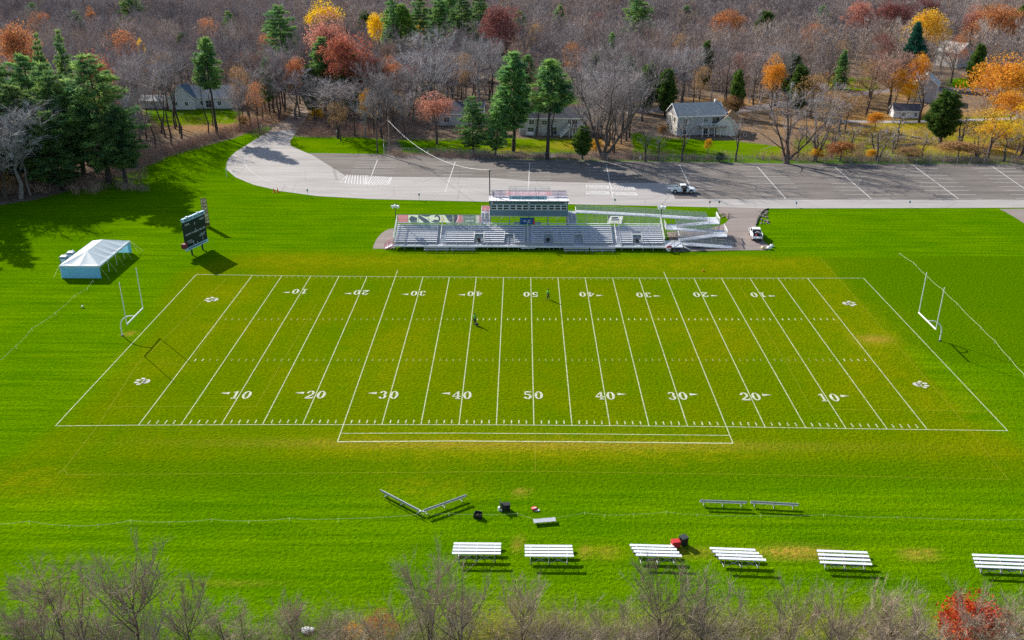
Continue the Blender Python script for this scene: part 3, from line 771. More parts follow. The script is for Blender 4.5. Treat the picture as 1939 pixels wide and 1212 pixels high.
sw = vinyl('swirl_banner', 'wide dark and pale green swirl banner on the left bleacher back rail', 'banner', -22.4, -14.05, YN, Z0, Z1, 'pale_vinyl', [
    ('dark_swirl', 'slate_vinyl', [[(-.9, .05), (-.62, .05), (-.6, .6), (-.85, .85), (-.97, .5)], [(-.55, .6), (-.3, 0), (-.02, 0), (-.2, .45), (-.52, .98)], [(-.52, .98), (-.2, .7), (.1, .98)], *arc(.28, .5, .25, .47, -1.8, 2.6, 10, .32), [(.02, .1), (.2, .02), (.34, .2), (.2, .4)], [(.62, .98), (.72, .55), (.85, .1), (.98, .05), (.98, .98)]]),
    ('pale_patch', 'white_vinyl', [[(-.8, .2), (-.66, .14), (-.64, .35)], [(.74, .62), (.86, .25), (.9, .62)], *arc(.24, .62, .08, .2, .5, 5.5, 8, .25)]),
    ('cream_patch', 'cream_vinyl', [[(.46, .05), (.6, .05), (.64, .6), (.48, .95)]])])
ps = MB()
for k in range(1, 5): ps.box((-4.17 + k * 1.85, -.034, .76), (.04, .01, 1.5))
ps.build('seam', 'grey_vinyl', sw)
vinyl('curved_banner', 'banner with a white arc between grey and pink on the left bleacher back rail', 'banner', -14.0, -12.1, YN, Z0, Z1, 'maroon', [
    ('dark_field', 'slate_vinyl', [[(-1, 0), (-.55, 0), (-.2, .5), (-.15, 1), (-1, 1)]]), ('white_arc', 'white_vinyl', [[(-.6, 0), (-.35, 0), (0, .5), (.1, 1), (-.15, 1), (-.25, .5)], [(-1, .55), (-.8, .2), (-.7, .9), (-.85, .7)]]), ('grey_edge', 'grey_vinyl', [[(.6, 0), (1, 0), (1, 1), (.6, 1)]])])
tb = vinyl('lettered_banner', 'grey banner with white reversed lettering on the left bleacher back rail', 'banner', -12.05, -9.95, YN, Z0, Z1, 'slate_vinyl', [('lower_strip', 'pale_vinyl', [[(-.8, .12), (.75, .12), (.75, .38), (-.8, .38)]])])
text_mesh('DEAN', 'lettering', .72, 'white_vinyl', tb, (0, -.03, 1.02), (math.pi / 2, 0, 0), sx=-.95)
vinyl('logo_banner', 'grey and pink banner with white curl emblem nearest the press box stairs', 'banner', -9.9, -8.95, YN, Z0, Z1, 'grey_vinyl', [('curl', 'white_vinyl', arc(-.2, .55, .2, .4, -2.2, 2.6, 9, .9)), ('pink_edge', 'maroon', [[(.55, 0), (1, 0), (1, 1), (.55, 1)]])])
wb = vinyl('sponsor_banner', 'white and blue slanted banner on the back rail above the right aisle', 'banner', 14.6, 17.45, YN - .02, 2.75, 4.25, 'white_vinyl', [
    ('blue_slant', 'slate_vinyl', [[(-1, .3), (-.95, 1), (-.62, 1)], [(1, .9), (.8, .0), (1, 0)]]), ('text_strokes', 'navy', [[(-.5, .62), (.35, .66), (.35, .86), (-.5, .82)], [(-.5, .4), (.5, .44), (.5, .58), (-.5, .54)]]), ('small_text', 'grey_vinyl', [[(-.55, .16), (.45, .18), (.45, .26), (-.55, .24)]])])
# blue covered counter in the middle
bt = thing('draped_counter', 'blue cloth covered counter with white emblems and a red corner below the press box', 'table', (-.3, YB - .35, 2.62))
MB().box((0, 0, .62), (2.75, .6, 1.2), 0, .96).build('blue_cover', 'navy', bt); MB().add([(1.0, -.32, .05), (1.41, -.32, .05), (1.36, -.315, 1.2), (1.22, -.315, 1.2)], [(0, 1, 2, 3)]).build('red_corner', 'red', bt)
MB().box((-.45, -.325, .7), (.42, .02, .26)).build('white_patch', 'white_vinyl', bt)
e = MB(); [e.add([(x * .9 + .45, -.335, z * .75 + .3) for x, z in P], [(0, 1, 2, 3)]) for P in arc(0, .5, .2, .4, .8, 5.6, 9)]; e.build('emblem', 'white_vinyl', bt)
sh = MB(); sh.box((-1.95, 0, .35), (1.1, .5, .08)); sh.box((2.0, 0, .35), (1.1, .5, .08)); sh.box((0, .1, .05), (5.0, .55, .1)); sh.build('counter_shelf', 'alu_dull', bt)

# ------------------------------------------------------------------ press box
PX0, PX1, PY0, PY1, PZ0, PZ1 = -7.3, 7.22, YF + 8.1, YF + 11.1, 4.0, 6.75
pb = thing('press_box', 'grey green press box on posts with twelve windows above the grandstand', 'press box', (0, PY0, 0), world=True)
cx = (PX0 + PX1) / 2; wd = PX1 - PX0
body = MB(); body.box((cx, (PY0 + PY1) / 2, (5.05 + PZ1) / 2), (wd, PY1 - PY0, PZ1 - 5.05))
body.build('upper_wall', 'box_green', pb)
low = MB(); low.box((cx, (PY0 + PY1) / 2, (PZ0 + 5.05) / 2), (wd + .01, PY1 - PY0 + .01, 5.05 - PZ0))
for k in range(48): low.box((PX0 + .15 + (wd - .3) * k / 47, PY0 - .012, 4.5), (.05, .03, .98))
low.build('lower_wall', 'box_grey', pb)
fl_ = MB(); fl_.box((cx, (PY0 + PY1) / 2, 3.92), (wd + .1, PY1 - PY0 + .1, .16)); fl_.build('floor_frame', 'steel', pb)
pp = MB()
for x in (PX0 + .1, -3.6, 0, 3.6, PX1 - .1):
    for y in (PY0 + .1, PY1 - .1): pp.box((x, y, 1.92), (.16, .16, 3.84))
pp.bar((PX0 + 2, PY1 - .1, 2.3), (PX0 + 3.2, PY1 - .1, 3.8), .07); pp.bar((PX1 - 2, PY1 - .1, 2.3), (PX1 - .8, PY1 - .1, 3.8), .07); pp.bar((PX0 + 5, PY1 - .1, 2.3), (PX0 + 3.6, PY1 - .1, 3.8), .07)
pp.build('support_posts', 'steel', pb)
for k in range(12):
    g0 = PX0 + .22 + k * 1.155 + (k // 3) * .1
    w = MB(); x0, x1, z0, z1, y = g0, g0 + 1.12, 5.1, 6.12, PY0 - .03
    for xx in (x0 + .04, x1 - .04): w.box((xx, y, (z0 + z1) / 2), (.09, .06, z1 - z0))
    for zz in (z0 + .03, (z0 + z1) / 2, z1 - .03): w.box(((x0 + x1) / 2, y - .003, zz), (x1 - x0 - .1, .05, .09))
    o = sub_root(w.build('window', 'alu', pb), pb)
    MB().box(((x0 + x1) / 2, PY0 - .015, (z0 + z1) / 2), (x1 - x0 - .06, .02, z1 - z0 - .06)).build('glass', 'glass', o)
roof = MB(); roof.box((cx, (PY0 + PY1) / 2 - .1, PZ1 + .09), (wd + .25, PY1 - PY0 + .4, .18)); roof.build('roof', 'roof_white', pb)
rf = MB(); rf.box((cx, PY0 - .31, PZ1 - .02), (wd + .25, .03, .2)); rf.build('roof_fascia', 'dark_steel', pb)
for x in (PX0 + .45, cx, PX1 - .45): MB().box((x, PY0 - .33, PZ1 - .2), (.34, .18, .16)).build('floodlight', 'lamp_clear', pb)
rr, rm = MB(), MB(); zr = PZ1 + .18
P4 = [(PX0 + .1, PY0 - .1, zr), (PX1 - .1, PY0 - .1, zr), (PX1 - .1, PY1 - .1, zr), (PX0 + .1, PY1 - .1, zr)]
for a, b in zip(P4, P4[1:] + P4[:1]): rail(rr, a, b, 1.08, 1.8, .03, 0, (.5,), None)
rr.build('roof_railing', 'steel', pb)
fr = MB()                                               # filming frame on the roof
for x in (-3.75, -2.5, 1.2, 3.9):
    for y in (PY1 - .9, PY1 + .1): fr.tube((x, y, zr), (x, y, zr + 1.75), .035, .035, 5)
for z in (1.15, 1.45, 1.75):
    for y in (PY1 - .9, PY1 + .1): fr.tube((-3.75, y, zr + z), (3.9, y, zr + z), .025, .025, 5)
fr.build('camera_platform_frame', 'steel', pb)
for x, d in ((-8.1, 1), (8.05, -1)):                    # stair flights up to each end of the press box
    x0, x1 = x - .75, x + .75
    lg2 = MB(); lg = MB()
    for k in range(7):
        t = k / 6; lg2.box((x, YF + 7.4 + 2.4 * t, 2.75 + 1.15 * t), (1.5, .42, .06)); lg2.box((x, YF + 7.2 + 2.4 * t, 2.66 + 1.15 * t), (1.5, .03, .18))
    lg2.box((x, YF + 10.5, 3.95), (1.5, 1.6, .08))
    lg2.build('stair_flight', 'alu_dull', pb)
    for xx in (x0, x1):
        for z in (.5, .95): lg.tube((xx, YF + 7.3, 2.75 + z), (xx, YF + 9.8, 3.95 + z), .035, .035, 5); lg.tube((xx, YF + 9.8, 3.95 + z), (xx, YF + 11.2, 3.95 + z), .035, .035, 5)
        for yy, zz in ((7.4, 2.75), (8.6, 3.35), (9.8, 3.95), (11.2, 3.95)): lg.tube((xx, YF + yy, 0), (xx, YF + yy, zz + .95), .04, .04, 5)
    lg.tube((x - .1, YF + 7.4, 3.6), (x - .1, YF + 9.8, 4.85), .045, .045, 5)
    lg.build('stair_railing', 'white', pb)
vinyl('stair_head_panel', 'pink panel at the head of the stairs left of the press box', 'panel', -8.85, -7.4, YF + 11.25, 4.0, 5.0, 'maroon')
# banners on the press box roof
rb = vinyl('roof_banner', 'long pink and grey roof banner with large white reversed letters', 'banner', PX0 + .25, PX1 - .25, PY1 - .2, zr + .05, zr + 1.1, 'maroon', [
    ('grey_end', 'grey_vinyl', [[(-1, 0), (-.62, 0), (-.62, 1), (-1, 1)]]), ('grey_end', 'grey_vinyl', [[(.62, 0), (1, 0), (1, 1), (.62, 1)]]), ('end_emblems', 'white_vinyl', arc(-.85, .5, .22, .42, -2.2, 2.4, 9, .09) + arc(.83, .5, .22, .42, -.6, 4.2, 9, .09))])
text_mesh('BULLDOGS', 'lettering', 1.1, 'white_vinyl', rb, (0, -.035, .52), (math.pi / 2, 0, 0), sx=-1.06, space=1.05, ext=.012)
ns = thing('name_sign', 'long blue grey sign with dark letters on the front rail of the press box roof', 'sign', (-.15, PY0 - .16, zr + .22))
MB().box((0, 0, .33), (6.9, .05, .7)).build('board', 'score_blue', ns)
text_mesh('DALE LIPPERT FIELD', 'lettering', .62, 'ink', ns, (0, -.04, .3), (math.pi / 2, 0, 0), sx=.97, space=1.1)
dish = thing('satellite_dish', 'small pale dish standing on the press box roof at the left', 'antenna', (PX0 + .8, PY1 - .6, zr))
MB().tube((0, 0, 0), (0, 0, 1.1), .03, .03, 5).build('mast', 'dark_steel', dish); MB().tube((0, -.06, 1.25), (0, .02, 1.3), .3, .12, 12).build('reflector', 'white', dish)

# ------------------------------------------------------------------ access ramps
ra = thing('access_ramp', 'switchback aluminium ramp with railings at the right end of the grandstand', 'ramp', (30, 44, 0), world=True)
rl, rmesh = MB(), MB()
def ramp(p, q, w=1.45, legs=True):
    p, q = Vector(p), Vector(q); d = (q - p); d.z = 0; d.normalize(); s = Vector((-d.y, d.x, 0)) * (w / 2)
    b = MB(); up = Vector((0, 0, .06)); dn = Vector((0, 0, -.14))
    V = [p - s + dn, q - s + dn, q + s + dn, p + s + dn, p - s + up, q - s + up, q + s + up, p + s + up]
    b.add(V, [(0, 3, 2, 1), (4, 5, 6, 7), (0, 1, 5, 4), (1, 2, 6, 5), (2, 3, 7, 6), (3, 0, 4, 7)])
    b.build('ramp_deck', 'alu', ra)
    for e in (-1, 1): rail(rl, p + s * e * .96 + up, q + s * e * .96 + up, 1.05, 1.75, .026, 4.5, (.12, .45, .75), rmesh)
def landing(x0, x1, y0, y1, z, sides):
    MB().box(((x0 + x1) / 2, (y0 + y1) / 2, z - .03), (x1 - x0, y1 - y0, .18)).build('landing_deck', 'alu', ra)
    c = {'l': ((x0, y0), (x0, y1)), 'r': ((x1, y0), (x1, y1)), 'n': ((x0, y0), (x1, y0)), 'f': ((x0, y1), (x1, y1))}
    for sd in sides:
        a, b = c[sd]; rail(rl, (*a, z + .06), (*b, z + .06), 1.05, 1.5, .03, 4.5, (.12, .45, .75), rmesh)
    for xx in (x0 + .1, x1 - .1):
        for yy in (y0 + .1, y1 - .1): rl.tube((xx, yy, 0), (xx, yy, z), .05, .05, 5)
landing(24.45, 27.6, 38.1, 41.6, .7, 'n')
ramp((36.9, 40.2, .02), (27.6, 40.2, .7))
ramp((27.5, 42.3, .72), (34.2, 43.2, 1.36))
landing(34.2, 36.3, 42.2, 45.9, 1.4, 'rn')
ramp((34.2, 45.1, 1.42), (27.5, 44.9, 2.0))
landing(25.4, 27.5, 44.2, 47.5, 2.0, 'ln')
ramp((27.5, 46.6, 2.02), (33.6, 46.9, 2.58))
landing(33.6, 35.6, 46.1, 50.0, 2.6, 'rn')
ramp((33.6, 49.0, 2.62), (22.0, 49.05, 3.35)); ramp((22.0, 49.05, 3.35), (8.9, 49.1, 3.95))
rl.build('railing', 'steel', ra); rmesh.build('railing_mesh', 'mesh', ra)
gs_st = MB()
for k in range(4): gs_st.box((28.0 + .3 * k, 38.75, .55 - .15 * k), (.32, 1.2, .05))
for y in (38.2, 39.3): gs_st.bar((27.7, y, 1.6), (29.2, y, .95), .05); gs_st.tube((29.2, y, 0), (29.2, y, .95), .03, .03, 5); gs_st.tube((27.8, y, .6), (27.8, y, 1.6), .03, .03, 5)
gs_st.build('steps', 'steel', ra)
cr = MB()
for p, q in (((35.62, 46.2, 3.5), (35.62, 49.9, 3.75)), ((36.32, 42.3, 2.4), (36.32, 45.8, 2.65)), ((27.45, 41.9, 1.7), (27.45, 43.6, 2.0))): cr.bar(p, q, .1, .14)
cr.build('landing_cap', 'white', ra)

# ------------------------------------------------------------------ scoreboard
ax = Vector((.34, .94, 0)).normalized(); mid = Vector((-59.0, 36.05, 0))
sb = thing('scoreboard', 'tall black scoreboard with pale blue banners on two posts beyond the left end zone', 'scoreboard', mid, math.atan2(ax.y, ax.x))
# local x runs along the board, local -y faces the field
LB = 2.85
MB().box((0, 0, 4.0), (2 * LB, .35, 4.6)).build('panel', 'score', sb)
tp = MB().box((0, -.03, 6.62), (2 * LB + .15, .42, .62)).build('top_banner', 'score_blue', sb)
bp_ = MB().box((0, -.03, 1.42), (2 * LB + .1, .4, .55)).build('bottom_banner', 'score_blue', sb)
for s in (-1.45, 1.45):
    MB().box((s, .05, .85), (.22, .22, 1.7)).build('post', 'dark_steel', sb)
mk = MB(); rs = random.Random(3)
for k in range(15): mk.box((-1.95 + k * .28, -.245, 6.62), (.18, .02, .3 if k not in (6, 11) else .05))
for s in (-2.35, 2.35): mk.box((s, -.245, 6.62), (.34, .02, .4))
mk.build('banner_lettering', 'ink', tp)
mk = MB()
for k in range(22): mk.box((-2.4 + k * .22, -.24, 1.45), (.15, .02, .2))
mk.build('banner_lettering', 'ink', bp_)
pn = [c for c in sb.children if c.name.startswith('panel')][0]
for s, x, z, sz in [('HOME', -1.95, 5.72, .42), ('GUEST', 2.0, 5.72, .42), ('DOWN TO GO', -1.25, 3.95, .42), ('BALL ON QTR', 1.3, 3.95, .42), ('TIME OUTS', 1.75, 3.1, .28), ('TIME OUTS', -1.9, 2.75, .28), ('POSSESSION', 1.5, 2.8, .26), ('POSSESSION', -1.5, 2.4, .26)]:
    text_mesh(s, 'lettering', sz, 'score_text', pn, (x, -.19, z), (math.pi / 2, 0, 0), ext=.01)
dg = MB()
for x, z in [(0, 5.5), (0, 5.3), (-.9, 2.2), (-.9, 1.9), (1.6, 2.35), (1.6, 2.05), (0, 4.35), (.1, 1.95)]: dg.box((x, -.19, z), (.14, .02, .16))
dg.build('digit_segments', 'score_text', pn)
ab = MB(); [ab.box((x, 0, 7.0), (.4, .3, .14)) for x in (-1.6, 1.3)]; ab.build('light_bracket', 'white', sb)
sp = MB(); sp.box((-LB - .45, -.1, 2.2), (.8, .7, .85)); sp.build('speaker_box', 'maroon_dark', sb)
# upright cream sign behind
vs = thing('vertical_sign', 'tall narrow sign of stacked cream panels standing behind the scoreboard', 'sign', (-62.1, 51.0, 0), .25)
MB().box((0, .06, 2.85), (1.12, .08, 5.5)).build('backing', 'brown_sign', vs)
rs = random.Random(5); z = 5.45
for h in (.72, .62, .66, .5, .78, .5, .62):
    p = MB().box((0, -.02, z - h / 2), (1.0, .06, h - .1)).build('panel', 'gold', vs)
    g = MB(); a = rs.uniform(-.25, .25)
    if h > .6: [g.add([(x * .8, -.056, z - h / 2 + (zz - .5) * .5) for x, zz in P], [(0, 1, 2, 3)]) for P in arc(0, .5, .22, .42, a, a + 4.2, 8)]
    else: g.box((rs.uniform(-.2, .2), -.055, z - h / 2), (.5, .01, .14))
    g.build('lettering', 'brown_sign', p); z -= h + .06
for s in (-.5, .5): MB().box((s, .1, .3), (.1, .1, .8)).build('post', 'dark_steel', vs)

# ------------------------------------------------------------------ tent, toilets
te = thing('event_tent', 'long white frame tent with hipped ends and white walls coloured shade blue by the left end zone', 'tent', (-73.8, 29.2, 0))
x0, x1, y0, y1, ez, rz_ = -3.4, 3.2, -6.35, 6.45, 2.2, 3.55
ft_, bk_ = (-.1, -2.9, rz_), (-.1, 3.2, rz_)
def sag(A, B, n=6, s=.1): return [Vector(A).lerp(Vector(B), k / n) - Vector((0, 0, s * 4 * (k / n) * (1 - k / n))) for k in range(n + 1)]
can = MB()
def patch(c0, c1, d0, d1, n=8, s=.18):                  # bilinear sheet with a little sag
    c0, c1, d0, d1 = map(Vector, (c0, c1, d0, d1)); b = len(can.v)
    for i in range(n + 1):
        for j in range(n + 1):
            u, v = i / n, j / n; p = c0.lerp(c1, u).lerp(d0.lerp(d1, u), v); p.z -= s * math.sin(math.pi * u) * v * (1 - .3 * v) * (1 if v < .99 else .15); can.v.append(tuple(p))
    for i in range(n):
        for j in range(n): q = b + i * (n + 1) + j; can.f.append((q, q + n + 1, q + n + 2, q + 1))
ms_ = [0, .33, .66, 1]
for k in range(3):
    a, b = Vector(ft_).lerp(Vector(bk_), ms_[k]), Vector(ft_).lerp(Vector(bk_), ms_[k + 1])
    ya, yb = (y0 + (y1 - y0) * t for t in ((.27, .27 + .155, .27 + .31, .75)[k], (.27, .27 + .155, .27 + .31, .75)[k + 1]))
    patch(a, b, (x1, ya, ez), (x1, yb, ez)); patch(b, a, (x0, yb, ez), (x0, ya, ez))
for P, (sx, sy) in ((ft_, (1, -1)), (bk_, (1, 1)), (ft_, (-1, -1)), (bk_, (-1, 1))):
    cxn = x1 if sx > 0 else x0; cyn = y0 if sy < 0 else y1; ym = y0 + (y1 - y0) * (.27 if sy < 0 else .75)
    patch(P, P, (cxn, ym, ez), (cxn, cyn, ez), 8, .12); patch(P, P, (cxn, cyn, ez), (-.1, cyn, ez), 8, .12)
can.build('canopy', 'tent', te, smooth=False)
va = MB()
for a, b in (((x0, y0), (x1, y0)), ((x1, y0), (x1, y1)), ((x1, y1), (x0, y1)), ((x0, y1), (x0, y0))):
    va.bar((*a, ez - .12), (*b, ez - .12), .04, .3)
va.build('valance', 'tent', te)
wl = MB(); n = 26
P = [(x0 + (x1 - x0) * k / n, y0 + .03 + .03 * math.sin(k * 2.1)) for k in range(n + 1)] 
for a, b in zip(P, P[1:]): wl.add([(*a, 0.02), (*b, .02), (*b, ez - .2), (*a, ez - .2)], [(0, 1, 2, 3)])
P = [(x0 + .03 + .03 * math.sin(k * 1.9), y0 + (y1 - y0) * k / n) for k in range(n + 1)]
for a, b in zip(P, P[1:]): wl.add([(*a, .02), (*b, .02), (*b, ez - .2), (*a, ez - .2)], [(0, 1, 2, 3)])
wl.add([(x0, y1, .02), (x1, y1, .02), (x1, y1, ez - .2), (x0, y1, ez - .2)], [(0, 1, 2, 3)]); wl.add([(x1, y1 - 1.1, .3), (x1, y1, .02), (x1, y1, ez - .2), (x1, y1 - 1.4, ez - .2)], [(0, 1, 2, 3)])
wl.build('side_wall', 'tent_wall', te)
for k in range(5):
    yy = y0 + .05 + (y1 - y0 - .1) * k / 4
    for xx in (x0 + .06, x1 - .06): MB().tube((xx, yy, 0), (xx, yy, ez), .035, .035, 6).build('pole', 'white', te)
gy_ = MB()
for k in range(5):
    yy = y0 + (y1 - y0) * k / 4
    gy_.tube((x1, yy, ez), (x1 + 1.4, yy - .3, 0), .02, .02, 4); gy_.tube((x0, yy, ez), (x0 - 1.4, yy + .2, 0), .02, .02, 4)
gy_.tube((x1, y1, ez), (x1 + 1.6, y1 + 1.0, 0), .02, .02, 4); gy_.build('guy_ropes', 'rope', te)
def toilet(px, py, lab):
    c = at(px, py); t = thing('portable_toilet', lab, 'toilet', (c.x, c.y, 0), .1, 'portable toilets by the tent')
    MB().box((0, 0, 1.05), (1.1, 1.1, 2.1), 0, .97).build('cabin', 'toilet', t, bevel=.04)
    r = MB(); r.box((0, 0, 2.18), (1.16, 1.16, .16), 0, .8); r.tube((.3, .3, 2.2), (.3, .3, 2.5), .06, .06, 8); r.build('roof', 'toilet_roof', t, bevel=.05)
    d = MB().box((0, -.56, 1.0), (.8, .04, 1.8)).build('door', 'toilet_roof', t); MB().box((.3, -.6, 1.05), (.06, .05, .2)).build('latch', 'black', d)
    MB().box((-.1, -.585, 1.5), (.4, .02, .3)).build('notice', 'white', t)
toilet(125, 508, 'nearer pale roofed portable toilet behind the left tent wall'); toilet(138, 500, 'farther pale roofed portable toilet behind the left tent wall')

# ------------------------------------------------------------------ goal posts
def goal(x, d, y, lab):
    g = thing('goal_post', lab, 'goal post', (x, y, 0), 0, 'goal posts at the two ends of the field')
    c = MB(); pts = [Vector((0, 0, 0)), Vector((0, 0, 1.35))]
    R = 1.7
    for k in range(1, 10):
        t = math.pi / 2 * k / 9; pts.append(Vector((d * R * (1 - math.cos(t)), 0, 1.35 + R * math.sin(t))))
    pts.append(Vector((d * 2.3, 0, 3.05))); c.path(pts, .085, 10); c.build('gooseneck', 'post_white', g, smooth=False)
    b = MB(); b.tube((d * 2.3, -2.95, 3.05), (d * 2.3, 2.95, 3.05), .1, .1, 10); b.build('crossbar', 'post_white', g)
    for s in (-1, 1): MB().tube((d * 2.3, s * 2.9, 3.05), (d * 2.3, s * 2.9, 9.2), .06, .055, 10).build('upright', 'post_white', g)
    MB().tube((0, 0, 0), (0, 0, .12), .22, .18, 12).build('base_collar', 'dark_steel', g)
goal(-58.1, 1, .35, 'white goal post at the left end near the tent'); goal(57.6, -1, .25, 'white goal post at the right end beside the rope line')

# ------------------------------------------------------------------ players' benches
def bench(a, b, lab, grp, back=True, side=1, n=3, wide=.28):
    a, b = Vector(a), Vector(b); a.z = b.z = 0; L_ = (b - a).length
    t = thing('team_bench', lab, 'bench', (a + b) / 2, math.atan2(b.y - a.y, b.x - a.x), grp)
    MB().box((0, 0, .44), (L_, wide, .05)).build('seat', 'alu_dull', t)
    side = -side
    if back: MB().box((0, side * .28, .72), (L_, .05, .22)).build('backrest', 'alu_dull', t)
    for k in range(n):
        x = -L_ / 2 + .45 + (L_ - .9) * k / (n - 1); m = MB()
        m.tube((x, -.18, 0), (x, -.05, .42), .03, .03, 5); m.tube((x, .22, 0), (x, .05, .42), .03, .03, 5); m.tube((x, -.22, .04), (x, .32, .04), .03, .03, 5)
        if back: m.tube((x, side * .12, .42), (x, side * .3, .88), .03, .03, 5)
        m.build('leg', 'steel', t)
    return t
G = 'long backed team benches on the grass'
bench(at(724, 928, .6), at(797, 966, .6), 'team bench slanting down to the right, left half of the V shaped pair', G, side=1)
bench(at(800, 966, .6), at(881, 937, .6), 'team bench slanting up to the right, right half of the V shaped pair', G, side=1)
bench(at(1325, 947, .6), at(1413, 950, .6), 'left bench of the level end to end pair near the right foreground', G)
bench(at(1421, 949, .6), at(1511, 954, .6), 'right bench of the level end to end pair near the right foreground', G)
G = 'benches in front of the grandstand'
for x0, x1, y, lab in [(803, 851, 477.5, 'grey bench below the left grandstand, first from the left'), (853, 900, 477.5, 'grey bench below the left grandstand, beside the black barrel gap'), (1067, 1115, 479, 'shaded grey bench below the grandstand right of centre'), (1117, 1165, 479, 'sunlit ended grey bench below the right grandstand aisle')]:
    bench(at(x0, y), at(x1, y), lab, G, side=-1, wide=.32)
wp = thing('white_board', 'white rectangular board propped on the grass before the centre aisle', 'board', tuple(at(1000, 474)), .06)
MB().box((0, 0, .42), (2.55, .5, .06)).build('board', 'white', wp)
m = MB(); [m.tube((x, -.2, 0), (x, 0, .4), .03, .03, 5) for x in (-1, 1)]; [m.tube((x, .2, 0), (x, 0, .4), .03, .03, 5) for x in (-1, 1)]; m.build('trestle', 'dark_steel', wp)

# ------------------------------------------------------------------ small spectator bleachers
def mini(px, py, skew, lab, high=True, L_=4.45, rz=0.0):
    c = at(px, py, 1.03 if high else .75)
    t = thing('small_bleacher', lab, 'bleachers', (c.x, c.y, 0), rz, 'small aluminium bleachers in the foreground')
    n = 4
    for k in range(n):
        y = .72 * k; z = (1.0 - .2 * k) if high else (.78 - .13 * k); x = -skew * k
        p = MB(); p.box((x, y, z), (L_, .3, .06)); p.box((x, y, z - .04), (L_, .25, .02)); p.build('seat_plank', 'alu', t)
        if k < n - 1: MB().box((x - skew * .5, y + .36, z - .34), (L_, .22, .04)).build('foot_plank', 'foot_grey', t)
    for i in range(3):
        x = -L_ / 2 + .55 + (L_ - 1.1) * i / 2; m = MB(); zt = 1.0 if high else .75; zl = .38 if high else .36
        m.tube((x, 0, 0), (x, 0, zt), .035, .035, 5); m.tube((x - skew * 3, 2.16, 0), (x - skew * 3, 2.16, zl), .035, .035, 5)
        m.tube((x, -.05, .04), (x - skew * 3, 2.3, .04), .035, .035, 5); m.tube((x, 0, zt - .05), (x - skew * 3, 2.16, zl - .02), .03, .03, 5)
        m.tube((x - skew * 1.5, 1.08, 0), (x - skew * 1.5, 1.08, (zt + zl) / 2), .03, .03, 5)
        m.build('support_frame', 'steel', t)
    m = MB(); d = (L_ - 1.1) / 2
    for i in range(2):
        x = -L_ / 2 + .55 + d * i
        m.tube((x, 0, .1), (x + d, 0, .95 if high else .7), .022, .022, 4); m.tube((x, 0, .95 if high else .7), (x + d, 0, .1), .022, .022, 4)
    m.build('cross_brace', 'steel', t)
mini(902, 1047, .0, 'small four row bleacher, leftmost of the foreground row')
mini(1040, 1051.5, .0, 'small four row bleacher with straight ends, second from the left')
mini(1247.5, 1051, .12, 'small slanted bleacher with the red bin at its far right end', True, 4.15, -.03)
mini(1406, 1058, .16, 'small slanted bleacher between the red bin and the dry orange grass', True, 4.2, -.05)
mini(1602, 1067, -.1, 'low small bleacher right of the dry orange strip', False, 4.6, -.05)
mini(1899, 1075, -.2, 'low small bleacher cut off by the right edge', False, 4.7, -.05)

# ------------------------------------------------------------------ bins and small gear
c = at(1289, 1033)
t = thing('trash_bin', 'dark brown square bin behind the red bin by the slanted bleacher', 'trash can', (c.x + .25, c.y + .15, 0), .5)
MB().box((0, 0, .42), (.62, .62, .84), 0, 1.05).build('body', 'black', t, bevel=.03); MB().box((0, 0, .88), (.7, .7, .08)).build('lid', 'dark_steel', t)
t = thing('red_bin', 'red tipped cooler bin at the far right of the slanted bleacher', 'bin', (c.x - .55, c.y - .2, 0), .2)
MB().box((0, 0, .34), (.75, .55, .62), 0, 1.06).build('body', 'red', t, bevel=.03); MB().box((0, 0, .68), (.82, .62, .07)).build('lid', 'red', t, bevel=.02); MB().tube((-.4, -.2, .3), (-.4, .2, .3), .03, .03, 5).build('handle', 'white', t)
c = at(956, 966)
t = thing('equipment_cart', 'black equipment box with a white jug at its left on the grass', 'cart', (c.x, c.y, 0), .15)
MB().box((.1, 0, .45), (.8, .6, .6), 0, 1.04).build('body', 'black', t, bevel=.04); MB().box((-.42, .1, .62), (.1, .4, .8)).build('handle_panel', 'dark_steel', t)
for x in (-.2, .4):
    MB().tube((x, -.32, .1), (x, -.26, .1), .1, .1, 10).build('wheel', 'rubber', t)
t = thing('white_jug', 'small white jug on the grass left of the black equipment box', 'jug', tuple(at(946, 966)))
MB().tube((0, 0, 0), (0, 0, .36), .19, .17, 10).build('body', 'white', t); MB().tube((0, 0, .36), (0, 0, .44), .08, .06, 8).build('cap', 'white', t); MB().box((.22, -.1, .14), (.3, .22, .26)).build('spout_box', 'white', t)
t = thing('black_crate', 'open black crate on the grass below the V shaped benches', 'crate', tuple(at(905, 980)), -.35)
m = MB(); [m.box(c_, d_) for c_, d_ in (((0, 0, .03), (.75, .5, .06)), ((-.36, 0, .25), (.05, .5, .5)), ((.36, 0, .25), (.05, .5, .5)), ((0, -.24, .22), (.7, .05, .42)), ((0, .24, .3), (.7, .05, .58)))]
m.build('body', 'black', t); MB().tube((-.36, .24, .58), (.36, .24, .62), .03, .03, 6).build('handle', 'dark_steel', t)
t = thing('red_bag', 'small red and white bag lying right of the black box', 'bag', tuple(at(1012, 965)), .2)
MB().ball((0, 0, .13), .34, 10, .4).build('body', 'red', t, True); MB().box((.02, -.1, .27), (.3, .12, .03), .3).build('patch', 'white', t); MB().box((.2, -.24, .06), (.5, .2, .1), -.2).build('towel', 'white', t)
t = thing('plank_table', 'low pale grey plank table on the grass above the second bleacher', 'table', tuple(at(1031, 990)), .16)
MB().box((0, 0, .3), (2.2, .62, .05)).build('tabletop', 'alu_dull', t)
for x in (-.8, .8): m = MB(); m.tube((x, -.22, 0), (x, -.18, .28), .025, .025, 5); m.tube((x, .22, 0), (x, .18, .28), .025, .025, 5); m.build('leg', 'dark_steel', t)
